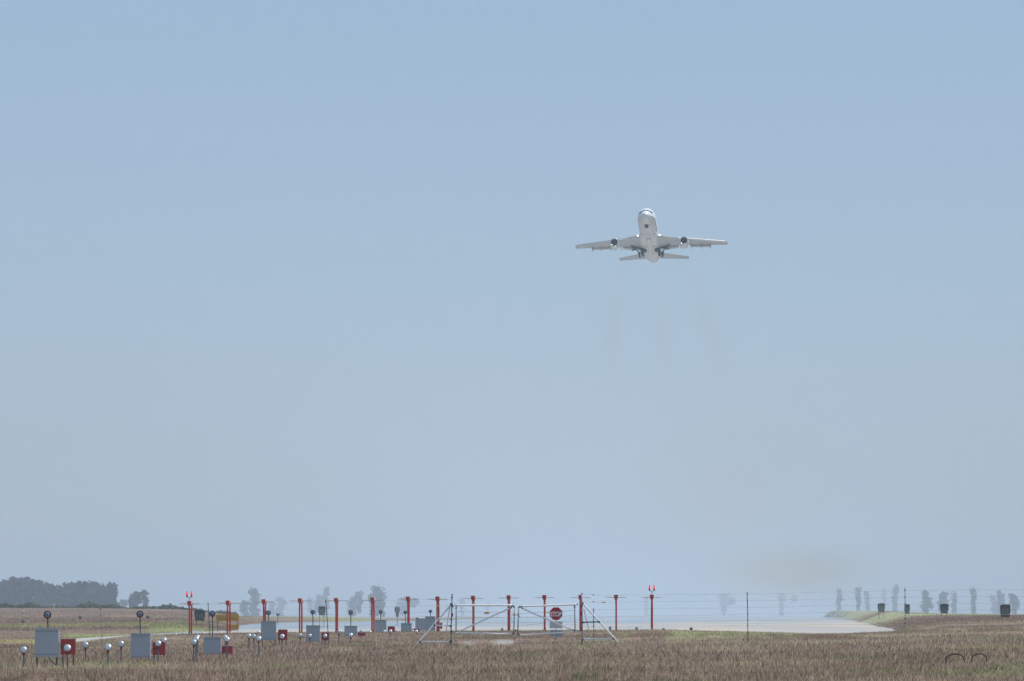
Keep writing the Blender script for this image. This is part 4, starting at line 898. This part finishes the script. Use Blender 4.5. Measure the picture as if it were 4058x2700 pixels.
        gr = MB().tube([(sg * 5.9, 29.0, -2.1), (sg * 4.2, 31.6, -3.1), (sg * 3.0, 33.2, -3.4)], [.20, .17, .15], 10).build('main_gear_leg', MATS['plane_dark'], t, local=True)
        MB().tube([(sg * 6.5, 28.6, -2.0), (sg * 3.3, 30.2, -2.6)], .16, 8).build('side_strut', MATS['plane_dark'], gr, local=True)
        MB().box((sg * 4.9, 30.2, -2.65), (2.2, .1, .6), Matrix.Rotation(sg * R(22), 3, 'Y')).build('gear_door', MATS['plane_stripe'], gr, local=True)
        for dy in (-.85, .85):
            for dx in (-.5, .5):
                ctr = Vector((sg * 3.3 + dx, 33.2 + dy, -3.55 - dx * sg * .3)); ax = Vector((1, 0, -.3 * sg)).normalized()
                MB().tube([ctr - ax * .28, ctr - ax * .2, ctr + ax * .2, ctr + ax * .28], [.62, .76, .76, .62], 18).build('wheel', MATS['plane_dark'], gr, local=True)
        MB().sphere((sg * 2.2, 34.6, -2.6), .75, 12, 8, (.8, 1.4, .6)).build('bay_fairing', MATS['plane_grey'], t, local=True, smooth=True)
    # fin and centre engine
    MB().loft([[Vector((v * .9, 42 + u * 10, 2.2)) for u, v in AF], [Vector((v * .3, 50.2 + u * 4.2, 11.8)) for u, v in AF]]).build('tail_fin', MATS['plane_grey'], t, local=True)
    e = MB().loft([ell(0, 39.5, 3.9, 1.2, 1.2, 24, 2), ell(0, 38.6, 3.9, 1.35, 1.35, 24, 2), ell(0, 39.2, 3.85, 1.55, 1.55, 24, 2), ell(0, 43, 3.5, 1.5, 1.5, 24, 2), ell(0, 48, 2.2, 1.2, 1.3, 24, 2)]).build('centre_intake', MATS['plane_grey'], t, local=True, smooth=True)
    MB().loft([ell(0, 50, 1.4, 1.35, 1.35, 24, 2), ell(0, 54.6, 1.5, .95, .95, 24, 2), ell(0, 54.4, 1.5, .75, .75, 24, 2)]).build('centre_exhaust', MATS['plane_grey'], t, local=True, smooth=True)
    return t
aircraft()

# ---------------------------------------------------------------- exhaust smoke hanging behind the aircraft
def smoke(px, py, s, rx, ry, depth, dens, label, tilt=0):
    m = bpy.data.materials.new('exhaust_smoke_air'); m.use_nodes = True; n = m.node_tree.nodes; l = m.node_tree.links
    n.remove(n['Principled BSDF']); v = n.new('ShaderNodeVolumePrincipled'); v.inputs['Color'].default_value = (.64, .61, .52, 1)
    tc = n.new('ShaderNodeTexCoord'); gr = n.new('ShaderNodeTexGradient'); gr.gradient_type = 'QUADRATIC_SPHERE'
    mu = n.new('ShaderNodeMath'); mu.operation = 'MULTIPLY'; mu.inputs[1].default_value = dens
    l.new(tc.outputs['Object'], gr.inputs[0]); l.new(gr.outputs['Fac'], mu.inputs[0]); l.new(mu.outputs[0], v.inputs['Density'])
    l.new(v.outputs[0], n['Material Output'].inputs['Volume'])
    o = MB().sphere((0, 0, 0), 1, 24, 16).build('exhaust_smoke', m)
    o.location = P(px, py, s); o.scale = (rx * s / FP, depth, ry * s / FP); o.rotation_euler = (0, tilt, 0)
    return tag(o, label, 'smoke', kind='stuff')
smoke(3130, 2270, 6500, 480, 165, 500, 3.6e-3, 'grey brown exhaust haze hanging low over the far end of the runway')
smoke(2880, 1930, 5600, 620, 560, 400, .9e-3, 'faint exhaust haze in the middle air below the climbing aircraft')
smoke(2430, 1310, 3900, 65, 400, 60, 4.6e-3, 'faint exhaust trail dropping from the left engine', R(3))
smoke(2622, 1330, 3900, 60, 400, 60, 4.2e-3, 'faint exhaust trail dropping from the tail engine', R(-5))
smoke(2815, 1310, 3900, 75, 410, 60, 4.6e-3, 'faint exhaust trail dropping from the right engine', R(-18))
SC.cycles.volume_step_rate = 4

# ---------------------------------------------------------------- haze (air)
def haze():
    b = MB(); x = 8200; b.box((0, 14300, 88), (2 * x, 29400, 180))   # bottom z = -2, top z = 178
    m = bpy.data.materials.new('haze_air'); m.use_nodes = True; n = m.node_tree.nodes; l = m.node_tree.links
    n.remove(n['Principled BSDF']); v = n.new('ShaderNodeVolumePrincipled')
    v.inputs['Color'].default_value = (.695, .808, .905, 1); v.inputs['Density'].default_value = 1.15e-4; v.inputs['Anisotropy'].default_value = .1
    l.new(v.outputs[0], n['Material Output'].inputs['Volume'])
    o = b.build('haze', m); o['kind'] = 'stuff'; tag(o, 'pale blue haze in the air over the airfield', 'haze')
    return o
haze()
